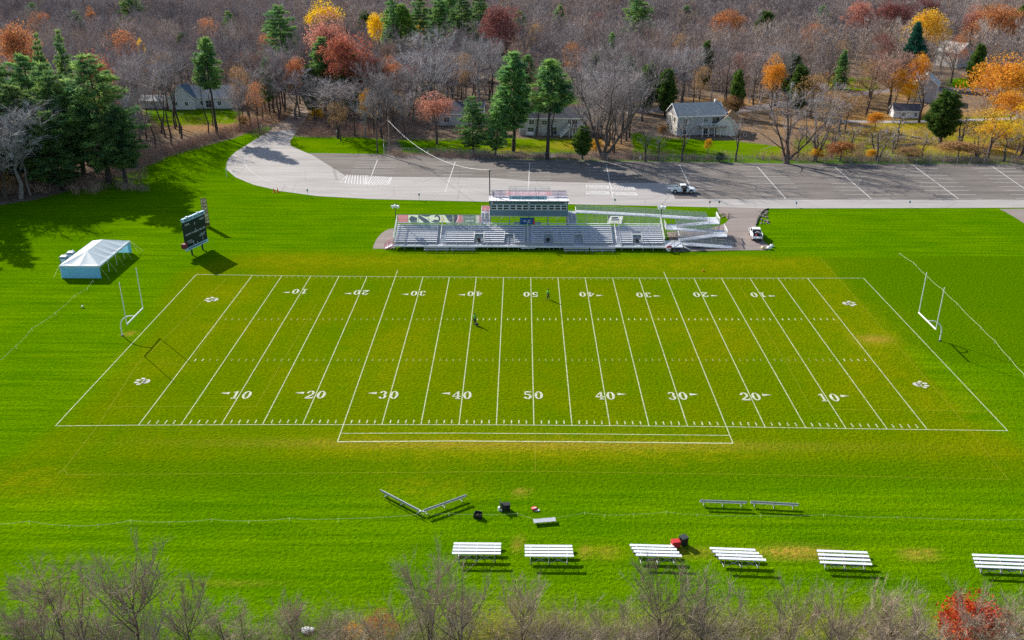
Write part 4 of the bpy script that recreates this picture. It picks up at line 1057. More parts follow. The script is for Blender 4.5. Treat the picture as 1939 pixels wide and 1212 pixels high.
t = thing('field_stool', 'small dark folded stool lying on the grass below the tent', 'stool', tuple(at(156, 583)), .4)
MB().box((.05, .02, .3), (.26, .22, .04)).build('seat', 'steel', t)
m = MB(); m.bar((-.3, -.1, 0), (.35, .1, .55), .04); m.bar((.35, -.2, 0), (-.35, .15, .5), .04); m.bar((0, -.3, .02), (.3, -.35, .05), .07); m.build('frame', 'black', t)
t = thing('orange_ball', 'small orange ball on the grass behind the far right sideline', 'ball', tuple(at(1332, 514)))
MB().ball((0, 0, .16), .16, 10).build('ball', 'cone', t, True)
for px, lab in ((519, 'left of the two orange cones at the curved road edge'), (526, 'right of the two orange cones at the curved road edge')):
    t = thing('traffic_cone', lab, 'cone', tuple(at(px, 364)), group='cones at the road edge')
    MB().tube((0, 0, .04), (0, 0, .95), .2, .04, 10).build('body', 'cone', t); MB().box((0, 0, .02), (.5, .5, .04)).build('base', 'cone', t)
c = at(1266, 477)
t = thing('banner_bundle', 'red and white rolled banner bundle below the right end of the grandstand', 'bundle', (c.x, c.y, 0), .2)
MB().ball((0, 0, .55), .42, 10, 1.3).build('white_roll', 'white', t, True); MB().tube((-.4, -.1, .95), (.42, -.1, 1.05), .22, .2, 8).build('red_roll', 'red', t); MB().box((.1, -.36, .55), (.5, .1, .14), .2).build('red_stripe', 'red', t)
for px, py, r, lab in ((1445, 471.5, .42, 'cream round bag, left of the bags at the driveway corner'), (1456, 472, .45, 'white round bag, nearest of the bags at the driveway corner'), (1461, 468, .4, 'white bag farthest right at the driveway corner')):
    t = tag(MB().ball((0, 0, r * .6), r, 10, .75).add([(-.1, 0, r * 1.2), (.1, 0, r * 1.2), (.18, .05, r * 1.55), (-.15, 0, r * 1.5)], [(0, 1, 2, 3)]).build('sack', 'gold' if 'cream' in lab else 'white', None, True), lab, 'bag', 'bags at the driveway corner'); t.location = at(px, py)
t = thing('stone_heap', 'heap of grey stones with black edging beside the driveway', 'stones', tuple(at(1447, 412)))
m = MB(); rs = random.Random(2)
for k in range(46):
    a = rs.uniform(-1, 1); m.ball((a * .9 + rs.uniform(-.8, .8), a * 4.2 + rs.uniform(-.5, .5), rs.uniform(.05, .15)), rs.uniform(.12, .28), 6, .7)
m.build('stones', 'mulch', t); P = [at(x, y) for x, y in ((1455, 396), (1447, 399), (1441, 405), (1438, 413), (1434, 420), (1432, 427))]; m = MB(); m.path([(p.x - t.location.x, p.y - t.location.y, .12) for p in P], .13, 6); m.build('edging', 'black', t)
t = thing('wood_debris', 'scattered grey timber and brush at the grass corner beyond the ramp', 'debris', tuple(at(1368, 410)))
m = MB(); [m.bar((rs.uniform(-1.5, 1.5), rs.uniform(-2, 2), .08 * k % .4 + .05), (rs.uniform(-1.5, 2), rs.uniform(-2, 2), .1 + .06 * k % .4), .12, .08) for k in range(14)]; m.build('timber', 'wood', t)
for px, py, lab in ((580, 1196, 'pale grey boulder in the scrub at the bottom left of centre'), (1915, 1204, 'pale rock among twigs at the bottom right corner')):
    c = at(px, py); o = MB().ball((0, 0, .15), .42, 9, .4).ball((.4, .1, .12), .3, 8, .4).ball((-.3, .2, .1), .2, 7, .4).build('scrap', 'lamp_clear', None); tag(o, lab, 'rock', 'pale rocks along the bottom edge'); o.location = c  # the left one is small white debris, built as flat lumps

# ------------------------------------------------------------------ posts, signs, poles, wires
def signpost(px, pyb, pyt, lab, face='sign_blue', dark=False):
    b = at(px, pyb); h = hgt(b, pyt); t = thing('sign_post', lab, 'sign', (b.x, b.y, 0), group='parking signs along the road edge')
    MB().tube((0, 0, 0), (0, 0, h), .05, .05, 6).build('post', 'dark_steel' if dark else 'white', t); MB().box((0, -.06, h - .25), (.32, .04, .5)).build('sign_face', face, t)
signpost(583, 372, 358, 'blue sign on a thin post at the road edge above the left lawn')
signpost(794, 379.5, 366, 'blue sign on a thin post left of the press box by the road')
signpost(1164, 388, 376, 'grey sign post behind the long ramp below the hatched bay')
signpost(1343, 395, 380, 'white post sign, left of the pair by the driveway mouth', 'toilet')
signpost(1360, 404, 380, 'taller white post sign, right of the pair by the driveway mouth', 'toilet')
signpost(1507, 392, 382, 'small sign post on the lawn edge right of the driveway')
signpost(1721, 392, 380, 'small sign post at the lawn edge toward the far right of the road')
signpost(430, 335, 318, 'short pale marker post at the curve of the road', 'white')
signpost(496, 249, 236, 'small white notice on the gate at the woods road', 'white', True)
signpost(638, 258, 247, 'white notice board on the grassy mound below the woods', 'white', True)
def speaker(px, pyb, pyt, Y, lab):
    b = atY(px, pyb, Y); z0 = b.z; top = hgt((b.x, Y, 0), pyt); t = thing('speaker_pole', lab, 'loudspeaker', (b.x, Y, 0), group='loudspeaker poles at the grandstand')
    MB().tube((0, 0, 0), (0, 0, top), .07, .06, 7).build('pole', 'dark_steel', t)
    for s in (-1, 1):
        MB().tube((s * .12, 0, top - .55), (s * .62, -.25, top - .75), .12, .38, 10).build('horn', 'white', t)
    MB().tube((0, 0, top - .3), (.0, -.5, top - .6), .1, .3, 10).build('horn', 'lamp_clear', t)
speaker(749, 404, 384, YB + .25, 'pole with white horn speakers at the left end of the grandstand'); speaker(1252, 408, 386, YB + .25, 'pole with white horn speakers at the right end of the grandstand')
lp = atY(927, 322, 49.6)
t = thing('utility_pole', 'tall dark pole at the left corner of the press box carrying a cable', 'pole', (lp.x, 49.6, 0))
MB().tube((0, 0, 0), (0, 0, lp.z), .13, .09, 8).build('pole', 'dark_steel', t); MB().box((0, 0, lp.z - .15), (.5, .12, .12)).build('crossarm', 'dark_steel', t); MB().box((.15, -.12, 3.0), (.3, .2, .5)).build('meter_box', 'steel', t)
fp = atY(735, 228, 116.0)
t = thing('utility_pole', 'grey wooden pole among bare trees where the cable leaves the woods', 'pole', (fp.x, 116.0, 0))
MB().tube((0, 0, 0), (0, 0, fp.z + .8), .17, .12, 8).build('pole', 'wood', t); MB().box((0, 0, fp.z), (1.2, .12, .14)).build('crossarm', 'wood', t)
cb = MB(); A, B = Vector((fp.x, 116, fp.z)), Vector((lp.x, 49.6, lp.z))
P = [A.lerp(B, k / 20) - Vector((0, 0, 3.1 * 4 * (k / 20) * (1 - k / 20))) for k in range(21)]
# keep the low end of the sag where the photo shows it
cb.path(P, .034, 5); tag(cb.build('overhead_cable', 'white'), 'pale thick cable sagging from the woods pole to the press box pole', 'cable')

def fence(name, pts, lab, h=1.8, step=3.2, m='mesh_fence'):
    f = thing(name, lab, 'fence', tuple(pts[0]), world=True); n = 0; rmb, fmb = MB(), MB()
    for p, q in zip(pts, pts[1:]):
        p, q = Vector(p), Vector(q); p.z = q.z = 0; up = Vector((0, 0, h)); k_ = max(1, round((q - p).length / step))
        rmb.tube(p + up, q + up, .035, .035, 5); fmb.add([p + Vector((0, 0, .05)), q + Vector((0, 0, .05)), q + up, p + up], [(0, 1, 2, 3)])
        for k in range(k_):
            c = p.lerp(q, k / k_); MB().tube(c, c + up * 1.03, .045, .045, 5).build('post', 'steel', f)
    rmb.build('top_rail', 'steel', f); fmb.build('wire_mesh', m, f); return f
fence('chain_link_fence', [at(728, 292), at(940, 300), at(1100, 304), at(1300, 308)], 'chain link fence behind the parking lot, left stretch below the pines')
fence('chain_link_fence', [at(1302, 308), at(1560, 313), at(1760, 311), at(1939, 311), at(2300, 315)], 'chain link fence behind the parking lot, right stretch below the orange trees')
fence('chain_link_fence', [at(727, 291), at(727, 270)], 'short fence stretch running back beside the grassy mound', 1.8, 3)
gt = fence('metal_gate', [at(490, 251), at(512, 250), at(538, 247), at(560, 243)], 'wire gate across the road into the woods', 1.9, 4.5)
for px, py, lab in ((810, 296, 'left'), (1045, 303, 'centre'), (1212, 306, 'right centre')):
    c = at(px, py); t = thing('fence_notice', 'small white notice on the parking lot fence, %s one' % lab, 'sign', (c.x, c.y - .08, 1.1), group='white notices on the fence'); MB().box((0, 0, 0), (.42, .03, .6)).build('face', 'white', t); MB().box((0, -.02, .1), (.3, .01, .06)).build('print', 'ink', t)

# ------------------------------------------------------------------ rope lines on low stakes
def rope(px, lab, z=.45, r=.017):
    P = [at(x, y, z) for x, y in px]; t = thing('rope_line', lab, 'rope', (P[0].x, P[0].y, 0), world=True)
    m = MB(); s = MB()
    for a, b in zip(P, P[1:]):
        n = 5; prev = a
        for k in range(1, n + 1):
            u = k / n; c = a.lerp(b, u) - Vector((0, 0, .14 * 4 * u * (1 - u) * min(1, (b - a).length / 5))); m.tube(prev, c, r, r, 4); prev = c
    for k, p in enumerate(P):
        s.tube((p.x, p.y, 0), (p.x, p.y, z + .06), .022, .022, 4)
    m.build('rope', 'rope', t); s.build('stakes', 'rope', t)
rope([(176, 530), (165, 545), (141, 559), (105, 592), (60, 622), (30, 655), (-30, 705)], 'pale rope on low stakes running from the tent down to the left edge')
rope([(1703, 479), (1730, 497), (1757, 524), (1785, 548), (1812, 574), (1857, 619), (1884, 645), (1912, 678), (1939, 708), (1960, 735)], 'pale rope on low stakes curving past the right goal post')
rope([(-40, 993), (55, 987), (130, 995), (185, 994), (247, 985), (320, 988), (400, 983), (470, 986), (548, 981), (640, 982), (800, 973), (850, 972), (905, 974), (980, 972)], 'pale rope on low stakes across the lower left lawn to the black box', .35, .013)
rope([(980, 972), (1018, 984), (1052, 980), (1107, 970), (1145, 975), (1200, 973), (1262, 969), (1320, 974), (1440, 976), (1560, 974), (1700, 979), (1960, 984)], 'fainter pale rope across the lower right lawn past the benches', .3, .009)

# ------------------------------------------------------------------ vehicles
def wheel(t, x, y, r, s):
    tb_ = MB().tube((x, y - .12 * s, r), (x, y + .12 * s, r), r, r, 18).build('wheel', 'rubber', t)
    MB().tube((x, y + .1 * s, r), (x, y + .135 * s, r), r * .62, r * .58, 12).build('rim', 'rim', tb_)
def arch(xc, r, z0, n=8):
    return [(xc - r * math.cos(math.pi * k / n), z0 + r * math.sin(math.pi * k / n)) for k in range(n + 1)]
# front to local +x; wheels at x = 1.78 and -1.72
WR = .42
def pickup(lab, loc, rz, pm, open_door=False, loaded=False):
    tk = thing('pickup_truck', lab, 'pickup', loc, rz)
    prof = [(-2.75, .62), (-2.75, 1.12)] + [(-.75, 1.14)] + [(1.35, 1.16), (2.45, 1.08), (2.72, .95), (2.75, .5)] + arch(1.78, .52, .42)[::-1] + [(-1.2, .4)] + arch(-1.72, .52, .42)[::-1] + [(-2.7, .5)]
    b_ = MB().extr(prof[::-1], -.92, .92); b_.build('body', pm, tk, bevel=.03)
    cabp = [(-.72, 1.13), (-.62, 1.82), (.62, 1.86), (1.32, 1.18)]
    cb_ = MB(); n0 = len(cabp)
    cb_.add([(x, -.86 + (.1 if z > 1.5 else 0), z) for x, z in cabp] + [(x, .86 - (.1 if z > 1.5 else 0), z) for x, z in cabp], [(3, 2, 1, 0), (4, 5, 6, 7), (1, 2, 6, 5), (0, 1, 5, 4), (2, 3, 7, 6)])
    cb_.build('cab', pm, tk, bevel=.03)
    MB().add([(-.52, -.875, 1.2), (1.05, -.875, 1.2), (.55, -.79, 1.76), (-.48, -.79, 1.76)], [(0, 1, 2, 3)]).build('window', 'glass', tk); MB().add([(-.52, .875, 1.2), (1.05, .875, 1.2), (.55, .79, 1.76), (-.48, .79, 1.76)], [(3, 2, 1, 0)]).build('window', 'glass', tk)
    MB().add([(1.3, -.78, 1.22), (1.3, .78, 1.22), (.68, .7, 1.8), (.68, -.7, 1.8)], [(0, 1, 2, 3)]).build('window', 'glass', tk); MB().add([(-.73, -.72, 1.25), (-.73, .72, 1.25), (-.655, .66, 1.75), (-.655, -.66, 1.75)], [(3, 2, 1, 0)]).build('window', 'glass', tk)
    bd = MB(); bd.box((-1.74, 0, 1.135), (1.9, 1.6, .03)); bd.build('bed_liner', 'black', tk)
    bs = MB(); [bs.box((-1.75, s * .86, 1.3), (1.98, .1, .34)) for s in (-1, 1)]; bs.build('bed_side', pm, tk, bevel=.02)
    MB().box((-2.95, 0, .98), (.45, 1.65, .07)).build('tailgate', 'car_white', tk)
    MB().box((2.77, 0, .55), (.12, 1.75, .22)).build('bumper', 'rim', tk, bevel=.03); MB().box((2.76, 0, .85), (.06, 1.1, .25)).build('grille', 'black', tk); MB().box((-2.8, 0, .55), (.12, 1.7, .16)).build('bumper', 'black', tk)
    for s in (-1, 1):
        MB().box((2.68, s * .75, .88), (.14, .3, .2)).build('headlight', 'lamp_clear', tk); MB().box((-2.74, s * .86, .95), (.06, .14, .34)).build('tail_lamp', 'tail_red', tk)
        for x in (1.78, -1.72): wheel(tk, x, s * .82, WR, s)
        MB().box((1.05, s * 1.02, 1.28), (.12, .2, .16)).build('mirror', 'black', tk)
    if open_door:
        dd = MB().box((.78, -1.32, .86), (.06, .85, .72), -.25).build('door', pm, tk, bevel=.02); g_ = MB(); g_.box((.74, -1.3, 1.45), (.03, .78, .44), -.25); g_.build('door_window', 'glass', dd)
        MB().box((.3, -.928, .78), (.85, .012, .72)).build('door_shade_plate', 'black', tk)  # black plate stands in for the shade inside the cab
    if loaded:
        rs = random.Random(9)
        for k in range(12): MB().box((-1.75 + rs.uniform(-.8, .8), rs.uniform(-.55, .55), 1.25 + rs.uniform(0, .3)), (rs.uniform(.3, .7), rs.uniform(.25, .55), rs.uniform(.2, .4)), rs.uniform(-.6, .6)).build('cargo', ('black', 'black', 'dark_steel', 'rubber', 'toilet')[k % 5], tk)
        MB().box((-2.5, .2, 1.3), (.3, .22, .2), .3).build('cargo', 'red', tk); MB().box((-1.6, -.1, 1.62), (.7, .07, .06), .7).build('cargo', 'lamp_clear', tk); MB().box((-1.9, .35, 1.6), (.5, .07, .06), -.6).build('cargo', 'white', tk)
    return tk
tk = pickup('pale silver pickup truck with open door and lowered tailgate in the parking lot', tuple(at(1293.5, 367) + Vector((0, .95, 0))), -.02, 'truck_paint', True)
hd_ = math.radians(84); rb_ = at(1434, 459)
pickup('white pickup truck with its bed full of black gear on the driveway by the ramps', (rb_.x + 2.9 * math.cos(hd_), rb_.y + 2.9 * math.sin(hd_), 0), hd_, 'car_white', False, True)
def far_car(px, py, rz, m, lab):
    t = thing('parked_car', lab, 'car', tuple(at(px, py)), rz); prof = [(-2.2, .35), (-2.25, .8), (-1.9, .95), (-1.3, 1.42), (.4, 1.42), (1.1, .95), (2.1, .8), (2.2, .35)]
    MB().extr(prof[::-1], -.85, .85).build('body', m, t, bevel=.06); [MB().add([(-1.5, s * .86, .95), (.9, s * .86, .95), (.35, s * .86, 1.34), (-1.2, s * .86, 1.34)], [(0, 1, 2, 3)]).build('side_window', 'glass', t) for s in (-1, 1)]
    for s in (-1, 1):
        for x in (1.35, -1.4): wheel(t, x, s * .78, .32, s)
far_car(1715, 178, .2, 'black', 'black car parked by the brown chimney house'); far_car(806, 170, .1, 'black', 'dark car half hidden by grey trees behind the pink tree')

# ------------------------------------------------------------------ people
def person(loc, rz, lab, J, shirt, pants, hair='hair', skin_r=1.0, sleeves=True, shoes='shoe'):
    t = thing('person', lab, 'person', loc, rz)
    def skin(name, V, E, R, m, sub=1):
        me = bpy.data.meshes.new(name); me.from_pydata([J[v] if isinstance(v, str) else v for v in V], E, [])
        o = bpy.data.objects.new(name, me); col.objects.link(o)
        md = o.modifiers.new('skin', 'SKIN'); md.use_smooth_shade = True
        for i, r in enumerate(R): me.skin_vertices[0].data[i].radius = (r, r); me.skin_vertices[0].data[i].use_root = (i == 0)
        sb_ = o.modifiers.new('sub', 'SUBSURF'); sb_.levels = sb_.render_levels = sub
        bpy.context.view_layer.update()
        dg_ = bpy.context.evaluated_depsgraph_get(); nm = bpy.data.meshes.new_from_object(o.evaluated_get(dg_))
        bpy.data.objects.remove(o); nm.name = name; nm.materials.clear(); nm.materials.append(M[m])
        q = bpy.data.objects.new(name, nm); col.objects.link(q); q.parent = t; return q
    names = ['pelvis', 'waist', 'chest', 'neck', 'chin', 'head', 'crown']
    V = [J[n] for n in names]; E = [(i, i + 1) for i in range(6)]; R = [.12, .125, .14, .055, .075, .1, .06]
    for s in 'LR':
        b = len(V); V += [J['sh' + s], J['el' + s], J['wr' + s], J['pa' + s]]; R += [.062, .045, .032, .04]; E += [(2, b), (b, b + 1), (b + 1, b + 2), (b + 2, b + 3)]
        w, p = Vector(J['wr' + s]), Vector(J['pa' + s]); d = (p - w).normalized(); sd = d.cross(Vector((0, 1, 0)))
        sd = sd.normalized() if sd.length > .1 else Vector((1, 0, 0))
        for i, (o_, l_) in enumerate(((-.03, .065), (-.01, .08), (.01, .075), (.03, .06))):
            k = len(V); V += [tuple(p + sd * o_ + d * l_ * .6), tuple(p + sd * o_ * 1.1 + d * l_ + Vector((0, .015, 0)))]; R += [.0095, .008]; E += [(b + 3, k), (k, k + 1)]
        k = len(V); V += [tuple(p - sd * .045), tuple(p - sd * .06 + d * .035)]; R += [.011, .009]; E += [(b + 3, k), (k, k + 1)]
        b = len(V); V += [J['hp' + s], J['kn' + s], J['an' + s], J['to' + s]]; R += [.095, .062, .045, .045]; E += [(0, b), (b, b + 1), (b + 1, b + 2), (b + 2, b + 3)]
    skin('body', V, E, R, 'skin')
    k = 1.14
    V = ['pelvis', 'waist', 'chest', 'shL', 'shR']; E = [(0, 1), (1, 2), (2, 3), (2, 4)]; R = [.15, .15, .165, .085, .085]
    if sleeves: V += ['elL', 'elR']; E += [(3, 5), (4, 6)]; R += [.066, .066]
    skin('shirt', V, E, R, shirt)
    pl_ = tuple(Vector(J['pelvis']) - Vector((0, 0, .03)))
    skin('trousers', [pl_, 'hpL', 'hpR', 'knL', 'knR', 'anL', 'anR'], [(0, 1), (0, 2), (1, 3), (2, 4), (3, 5), (4, 6)], [.14, .112, .112, .082, .082, .066, .066], pants)
    hd, cr_ = Vector(J['head']), Vector(J['crown']); m_ = MB().ball(tuple(hd + (cr_ - hd) * .35 + Vector((0, .012, 0))), .118, 12, 1.0); m_.build('hair', hair, t, True)
    for s in 'LR':
        a, b = Vector(J['an' + s]), Vector(J['to' + s]); q = MB(); q.bar((a.x, a.y, .05), (b.x, b.y, .045), .1, .09); q.build('shoe', shoes, t)
    f = Vector((0, -1, 0)); fc = MB(); e = hd - f * 0
    for s in (-1, 1): fc.ball(tuple(hd + Vector((s * .035, -.098, .0))), .013, 6)
    fc.build('eyes', 'black', t); fc = MB(); fc.ball(tuple(hd + Vector((0, -.108, -.035))), .017, 6, 1.4); [fc.ball(tuple(hd + Vector((s * .104, 0, -.02))), .024, 6, 1.4) for s in (-1, 1)]; fc.build('nose_and_ears', 'skin', t)
    MB().box(tuple(hd + Vector((0, -.096, -.072))), (.045, .012, .01)).build('mouth', 'maroon_dark', t)
    return t
# figures face local -y
walk = dict(pelvis=(0, 0, .95), waist=(0, -.02, 1.12), chest=(0, -.05, 1.34), neck=(0, -.06, 1.5), chin=(0, -.08, 1.58), head=(0, -.085, 1.66), crown=(0, -.075, 1.74),
            shL=(.19, -.05, 1.43), elL=(.25, .08, 1.17), wrL=(.24, -.02, .94), paL=(.235, -.05, .86), shR=(-.19, -.05, 1.43), elR=(-.25, -.08, 1.17), wrR=(-.22, -.26, 1.02), paR=(-.21, -.32, .97),
            hpL=(.1, 0, .9), knL=(.11, -.2, .5), anL=(.11, -.3, .1), toL=(.12, -.48, .05), hpR=(-.1, 0, .9), knR=(-.11, .12, .5), anR=(-.11, .36, .12), toR=(-.12, .24, .04))
stand = dict(walk, elL=(.27, -.06, 1.17), wrL=(.22, -.28, 1.0), paL=(.2, -.35, .96), elR=(-.27, -.06, 1.17), wrR=(-.22, -.28, 1.0), paR=(-.2, -.35, .96),
             knL=(.13, -.04, .5), anL=(.15, .02, .1), toL=(.18, -.17, .05), knR=(-.13, -.05, .5), anR=(-.15, .03, .1), toR=(-.18, -.16, .05))
person(tuple(at(1038, 567)), math.radians(-62), 'person in neon green shirt and dark trousers walking near the far 50 mark', walk, 'neon', 'dark_cloth')
person(tuple(at(899, 615)), math.radians(150), 'person in neon green vest standing on the 40 yard line at the hash marks', stand, 'neon', 'dark_cloth')
person(tuple(tk.location + Vector((.05, -1.32, 0))), math.radians(175), 'person in dark clothes standing at the open door of the silver pickup', stand, 'dark_cloth', 'dark_cloth')
c = at(903, 617)
t = thing('line_marker', 'small dark wheeled line marker at the feet of the person on the 40', 'line marker', (c.x, c.y, 0), .3)
MB().box((0, 0, .3), (.34, .5, .24)).build('tank', 'black', t, bevel=.03); m = MB(); m.tube((0, .2, .3), (0, .5, .95), .02, .02, 5); m.tube((-.2, .5, .95), (.2, .5, .95), .02, .02, 5); m.build('handle', 'dark_steel', t)
for x in (-.22, .22): MB().tube((x, -.1, .12), (x + .03, -.1, .12), .12, .12, 10).build('wheel', 'rubber', t)

# ------------------------------------------------------------------ houses beyond the trees
def clap(name, rgb, sc=4.5):                            # horizontal boards: real shallow relief in the surface
    m = mat(name, rgb, .7, 0, .07, .6); N, L = m.node_tree.nodes, m.node_tree.links
    tc = N.new('ShaderNodeTexCoord'); w = N.new('ShaderNodeTexWave'); w.bands_direction = 'Z'; w.wave_profile = 'SAW'; w.inputs['Scale'].default_value = sc
    bp = N.new('ShaderNodeBump'); bp.inputs['Strength'].default_value = .4; bp.inputs['Distance'].default_value = .03
    L.new(tc.outputs['Object'], w.inputs[0]); L.new(w.outputs['Fac'], bp.inputs['Height']); L.new(bp.outputs[0], N['Principled BSDF'].inputs['Normal']); return m
M['siding_white'] = clap('white_siding', (.7, .73, .76)); M['siding_grey'] = clap('grey_siding', (.42, .42, .44)); M['siding_pale'] = clap('pale_grey_siding', (.5, .5, .5)); M['siding_cream'] = clap('cream_siding', (.82, .78, .7))
M['shingle_grey'] = mat('grey_shingles', (.33, .35, .35), .9, 0, .3, 2.5); M['shingle_blue'] = mat('blue_grey_shingles', (.12, .19, .25), .9, 0, .25, 2.0); M['shingle_dark'] = mat('dark_shingles', (.1, .1, .12), .9, 0, .25, 2.0)
M['shingle_leafy'] = mat('leaf_strewn_shingles', (.26, .17, .13), .95, 0, .3, 1.2, alt=(.5, .26, .06)); M['shingle_light'] = mat('light_shingles', (.44, .44, .42), .9, 0, .15, 2.0)
M['brick'] = mat('brown_brick', (.22, .11, .08), .9, 0, .25, 4.0); M['trim'] = mat('white_trim', (.78, .78, .78), .6)
def house(name, lab, loc, rz, L_, D, wh, rh, wall, roof, wins=(), over=.35, cat='house'):
    # ridge along local x; local -y is the front
    t = thing(name, lab, cat, loc, rz)
    w = MB(); w.box((0, 0, wh / 2), (L_, D, wh))
    for s in (-1, 1):
        x = s * L_ / 2; f = (0, 1, 2) if s > 0 else (2, 1, 0); w.add([(x, -D / 2, wh), (x, D / 2, wh), (x, 0, wh + rh)], [f])
    w.build('wall', wall, t)
    r = MB(); e = over; k = rh / (D / 2)
    for s in (-1, 1):
        p = [(-L_ / 2 - e, s * (D / 2 + e), wh - k * e + .05), (L_ / 2 + e, s * (D / 2 + e), wh - k * e + .05), (L_ / 2 + e, 0, wh + rh + .05), (-L_ / 2 - e, 0, wh + rh + .05)]
        q = [(x, y, z + .16) for x, y, z in p]
        F = [(0, 1, 2, 3), (7, 6, 5, 4), (0, 4, 5, 1), (1, 5, 6, 2), (2, 6, 7, 3), (3, 7, 4, 0)]
        r.add(p + q, F if s > 0 else [f[::-1] for f in F])
    ro = r.build('roof', roof, t)
    tr = MB()
    for s in (-1, 1): tr.box((0, s * (D / 2 + e + .02), wh - k * e + .1), (L_ + 2 * e, .06, .24))
    for s in (-1, 1):
        for q in (-1, 1): tr.bar((s * (L_ / 2 + e + .03), q * (D / 2 + e), wh - k * e + .12), (s * (L_ / 2 + e + .03), 0, wh + rh + .12), .06, .22)
    for a in (-1, 1):
        for b in (-1, 1): tr.box((a * (L_ / 2 + .01), b * (D / 2 + .01), wh / 2 - .1), (.16, .16, wh - .2))
    tr.build('trim', 'trim', t)
    for side, u, z, ww, hh in wins:
        f = MB(); g = MB()
        if side in 'fb':
            s = -1 if side == 'f' else 1; y = s * (D / 2 + .03); f.box((u, y, z), (ww + .22, .06, hh + .22)); g.box((u, y + s * .03, z), (ww, .03, hh))
            m_ = MB().box((u, y + s * .05, z), (.05, .02, hh)).box((u, y + s * .05, z), (ww, .018, .05))
        else:
            s = -1 if side == 'l' else 1; x = s * (L_ / 2 + .03); f.box((x, u, z), (.06, ww + .22, hh + .22)); g.box((x + s * .03, u, z), (.03, ww, hh))
            m_ = MB().box((x + s * .05, u, z), (.02, .05, hh)).box((x + s * .05, u, z), (.018, ww, .05))
        fo = f.build('window', 'trim', t); g.build('glass', 'glass', fo); m_.build('muntin', 'trim', fo)
    return t, ro
def deck_on(t, x0, x1, y0, depth, z, stairs=None, m='wood', rm='trim'):
    d = MB().box(((x0 + x1) / 2, y0 - depth / 2, z - .1), (x1 - x0, depth, .2)).build('deck', m, t)
    p = MB()
    for x in np.linspace(x0 + .1, x1 - .1, 5): p.box((x, y0 - depth + .1, z / 2), (.14, .14, z))
    p.build('deck_posts', rm, d); r = MB()
    for a, b in (((x0, y0), (x0, y0 - depth)), ((x0, y0 - depth), (x1, y0 - depth)), ((x1, y0 - depth), (x1, y0))):
        rail(r, (*a, z), (*b, z), 1.0, 1.3, .05, 0, (.15,)); n = int((Vector(b) - Vector(a)).length / .22)
        for k in range(n): c = Vector((*a, z + .1)).lerp(Vector((*b, z + .1)), k / n); r.tube(c, c + Vector((0, 0, .9)), .02, .02, 4)
    r.build('deck_railing', rm, d)
    return d
def stair_on(t, a, b, w=1.1):
    m_ = MB(); a, b = Vector(a), Vector(b); n = 8
    for k in range(n + 1): c = a.lerp(b, k / n); m_.box(tuple(c), (.34, w, .06))
    for s in (-1, 1):
        o = Vector((0, s * w / 2, 0)); m_.bar(a + o, b + o, .06, .24)
        for z in (.4, .7, 1.0): m_.bar(a + o + Vector((0, 0, z)), b + o + Vector((0, 0, z)), .06, .08)
        for k in (0, .5, 1): c = a.lerp(b, k) + o; m_.tube(c, c + Vector((0, 0, 1.0)), .06, .06, 4)
    m_.build('deck_stairs', 'trim', t)
# grey house with deck, right of centre
A, B = at(1262, 251), at(1352, 259); c = (A + B) / 2; an = math.atan2(B.y - A.y, B.x - A.x)
nrm = Vector((-math.sin(an), math.cos(an), 0)); c = c + nrm * 4.2 + Vector((.2, 0, 0))
h_, ro = house('grey_house', 'grey two storey house with raised rear deck on a green lawn behind the fence', tuple(c), .2, 13.6, 8.4, 5.3, 2.7, 'siding_grey', 'shingle_grey',
    [('f', -4.5, 4.0, 1.0, 1.2), ('f', -4.6, 1.2, 1.0, 1.8), ('f', 1.4, 4.1, 1.1, 1.0), ('f', 4.3, 3.75, 2.1, 2.0), ('f', 1.6, 1.1, 1.2, 1.9), ('l', -2.0, 4.0, .9, 1.2), ('l', 1.6, 4.0, .9, 1.2), ('l', 0, 1.4, .9, 1.2), ('l', 2.6, 1.4, .9, 1.2)])
MB().box((-6.83, 0, 2.6), (.03, 8.2, 5.1)).build('painted_sun_gable', 'siding_cream', h_)  # cream sheet over grey siding: sunlight on the gable put into colour
deck_on(h_, -.6, 6.6, -4.2, 3.0, 2.6); MB().box((5.6, .3, 8.2), (.5, .5, 1.4)).build('chimney_pipe', 'trim', ro)
gA = at(1388, 257); hg, ro = house('garage', 'small garage with leaf strewn orange roof right of the grey house', (gA.x - .5, gA.y + 4.5, 0), math.radians(72), 9.0, 5.4, 3.1, 2.2, 'siding_cream', 'shingle_leafy', [('b', 1, 1.8, .8, .8), ('b', -1.5, 1.8, .8, .8)])
MB().box((0, 1.2, 5.0), (1.2, 1.4, 1.2)).build('dormer', 'trim', ro)
br = thing('breezeway_stair', 'white railed stair between the grey house and the garage', 'stairs', (at(1372, 255).x - .6, at(1372, 255).y + 1.5, 0)); stair_on(br, (-1.4, 0, 2.6), (1.2, 0, .1), 1.2); MB().box((-2.3, 0, 2.5), (2.0, 1.6, .15)).build('landing', 'wood', br)
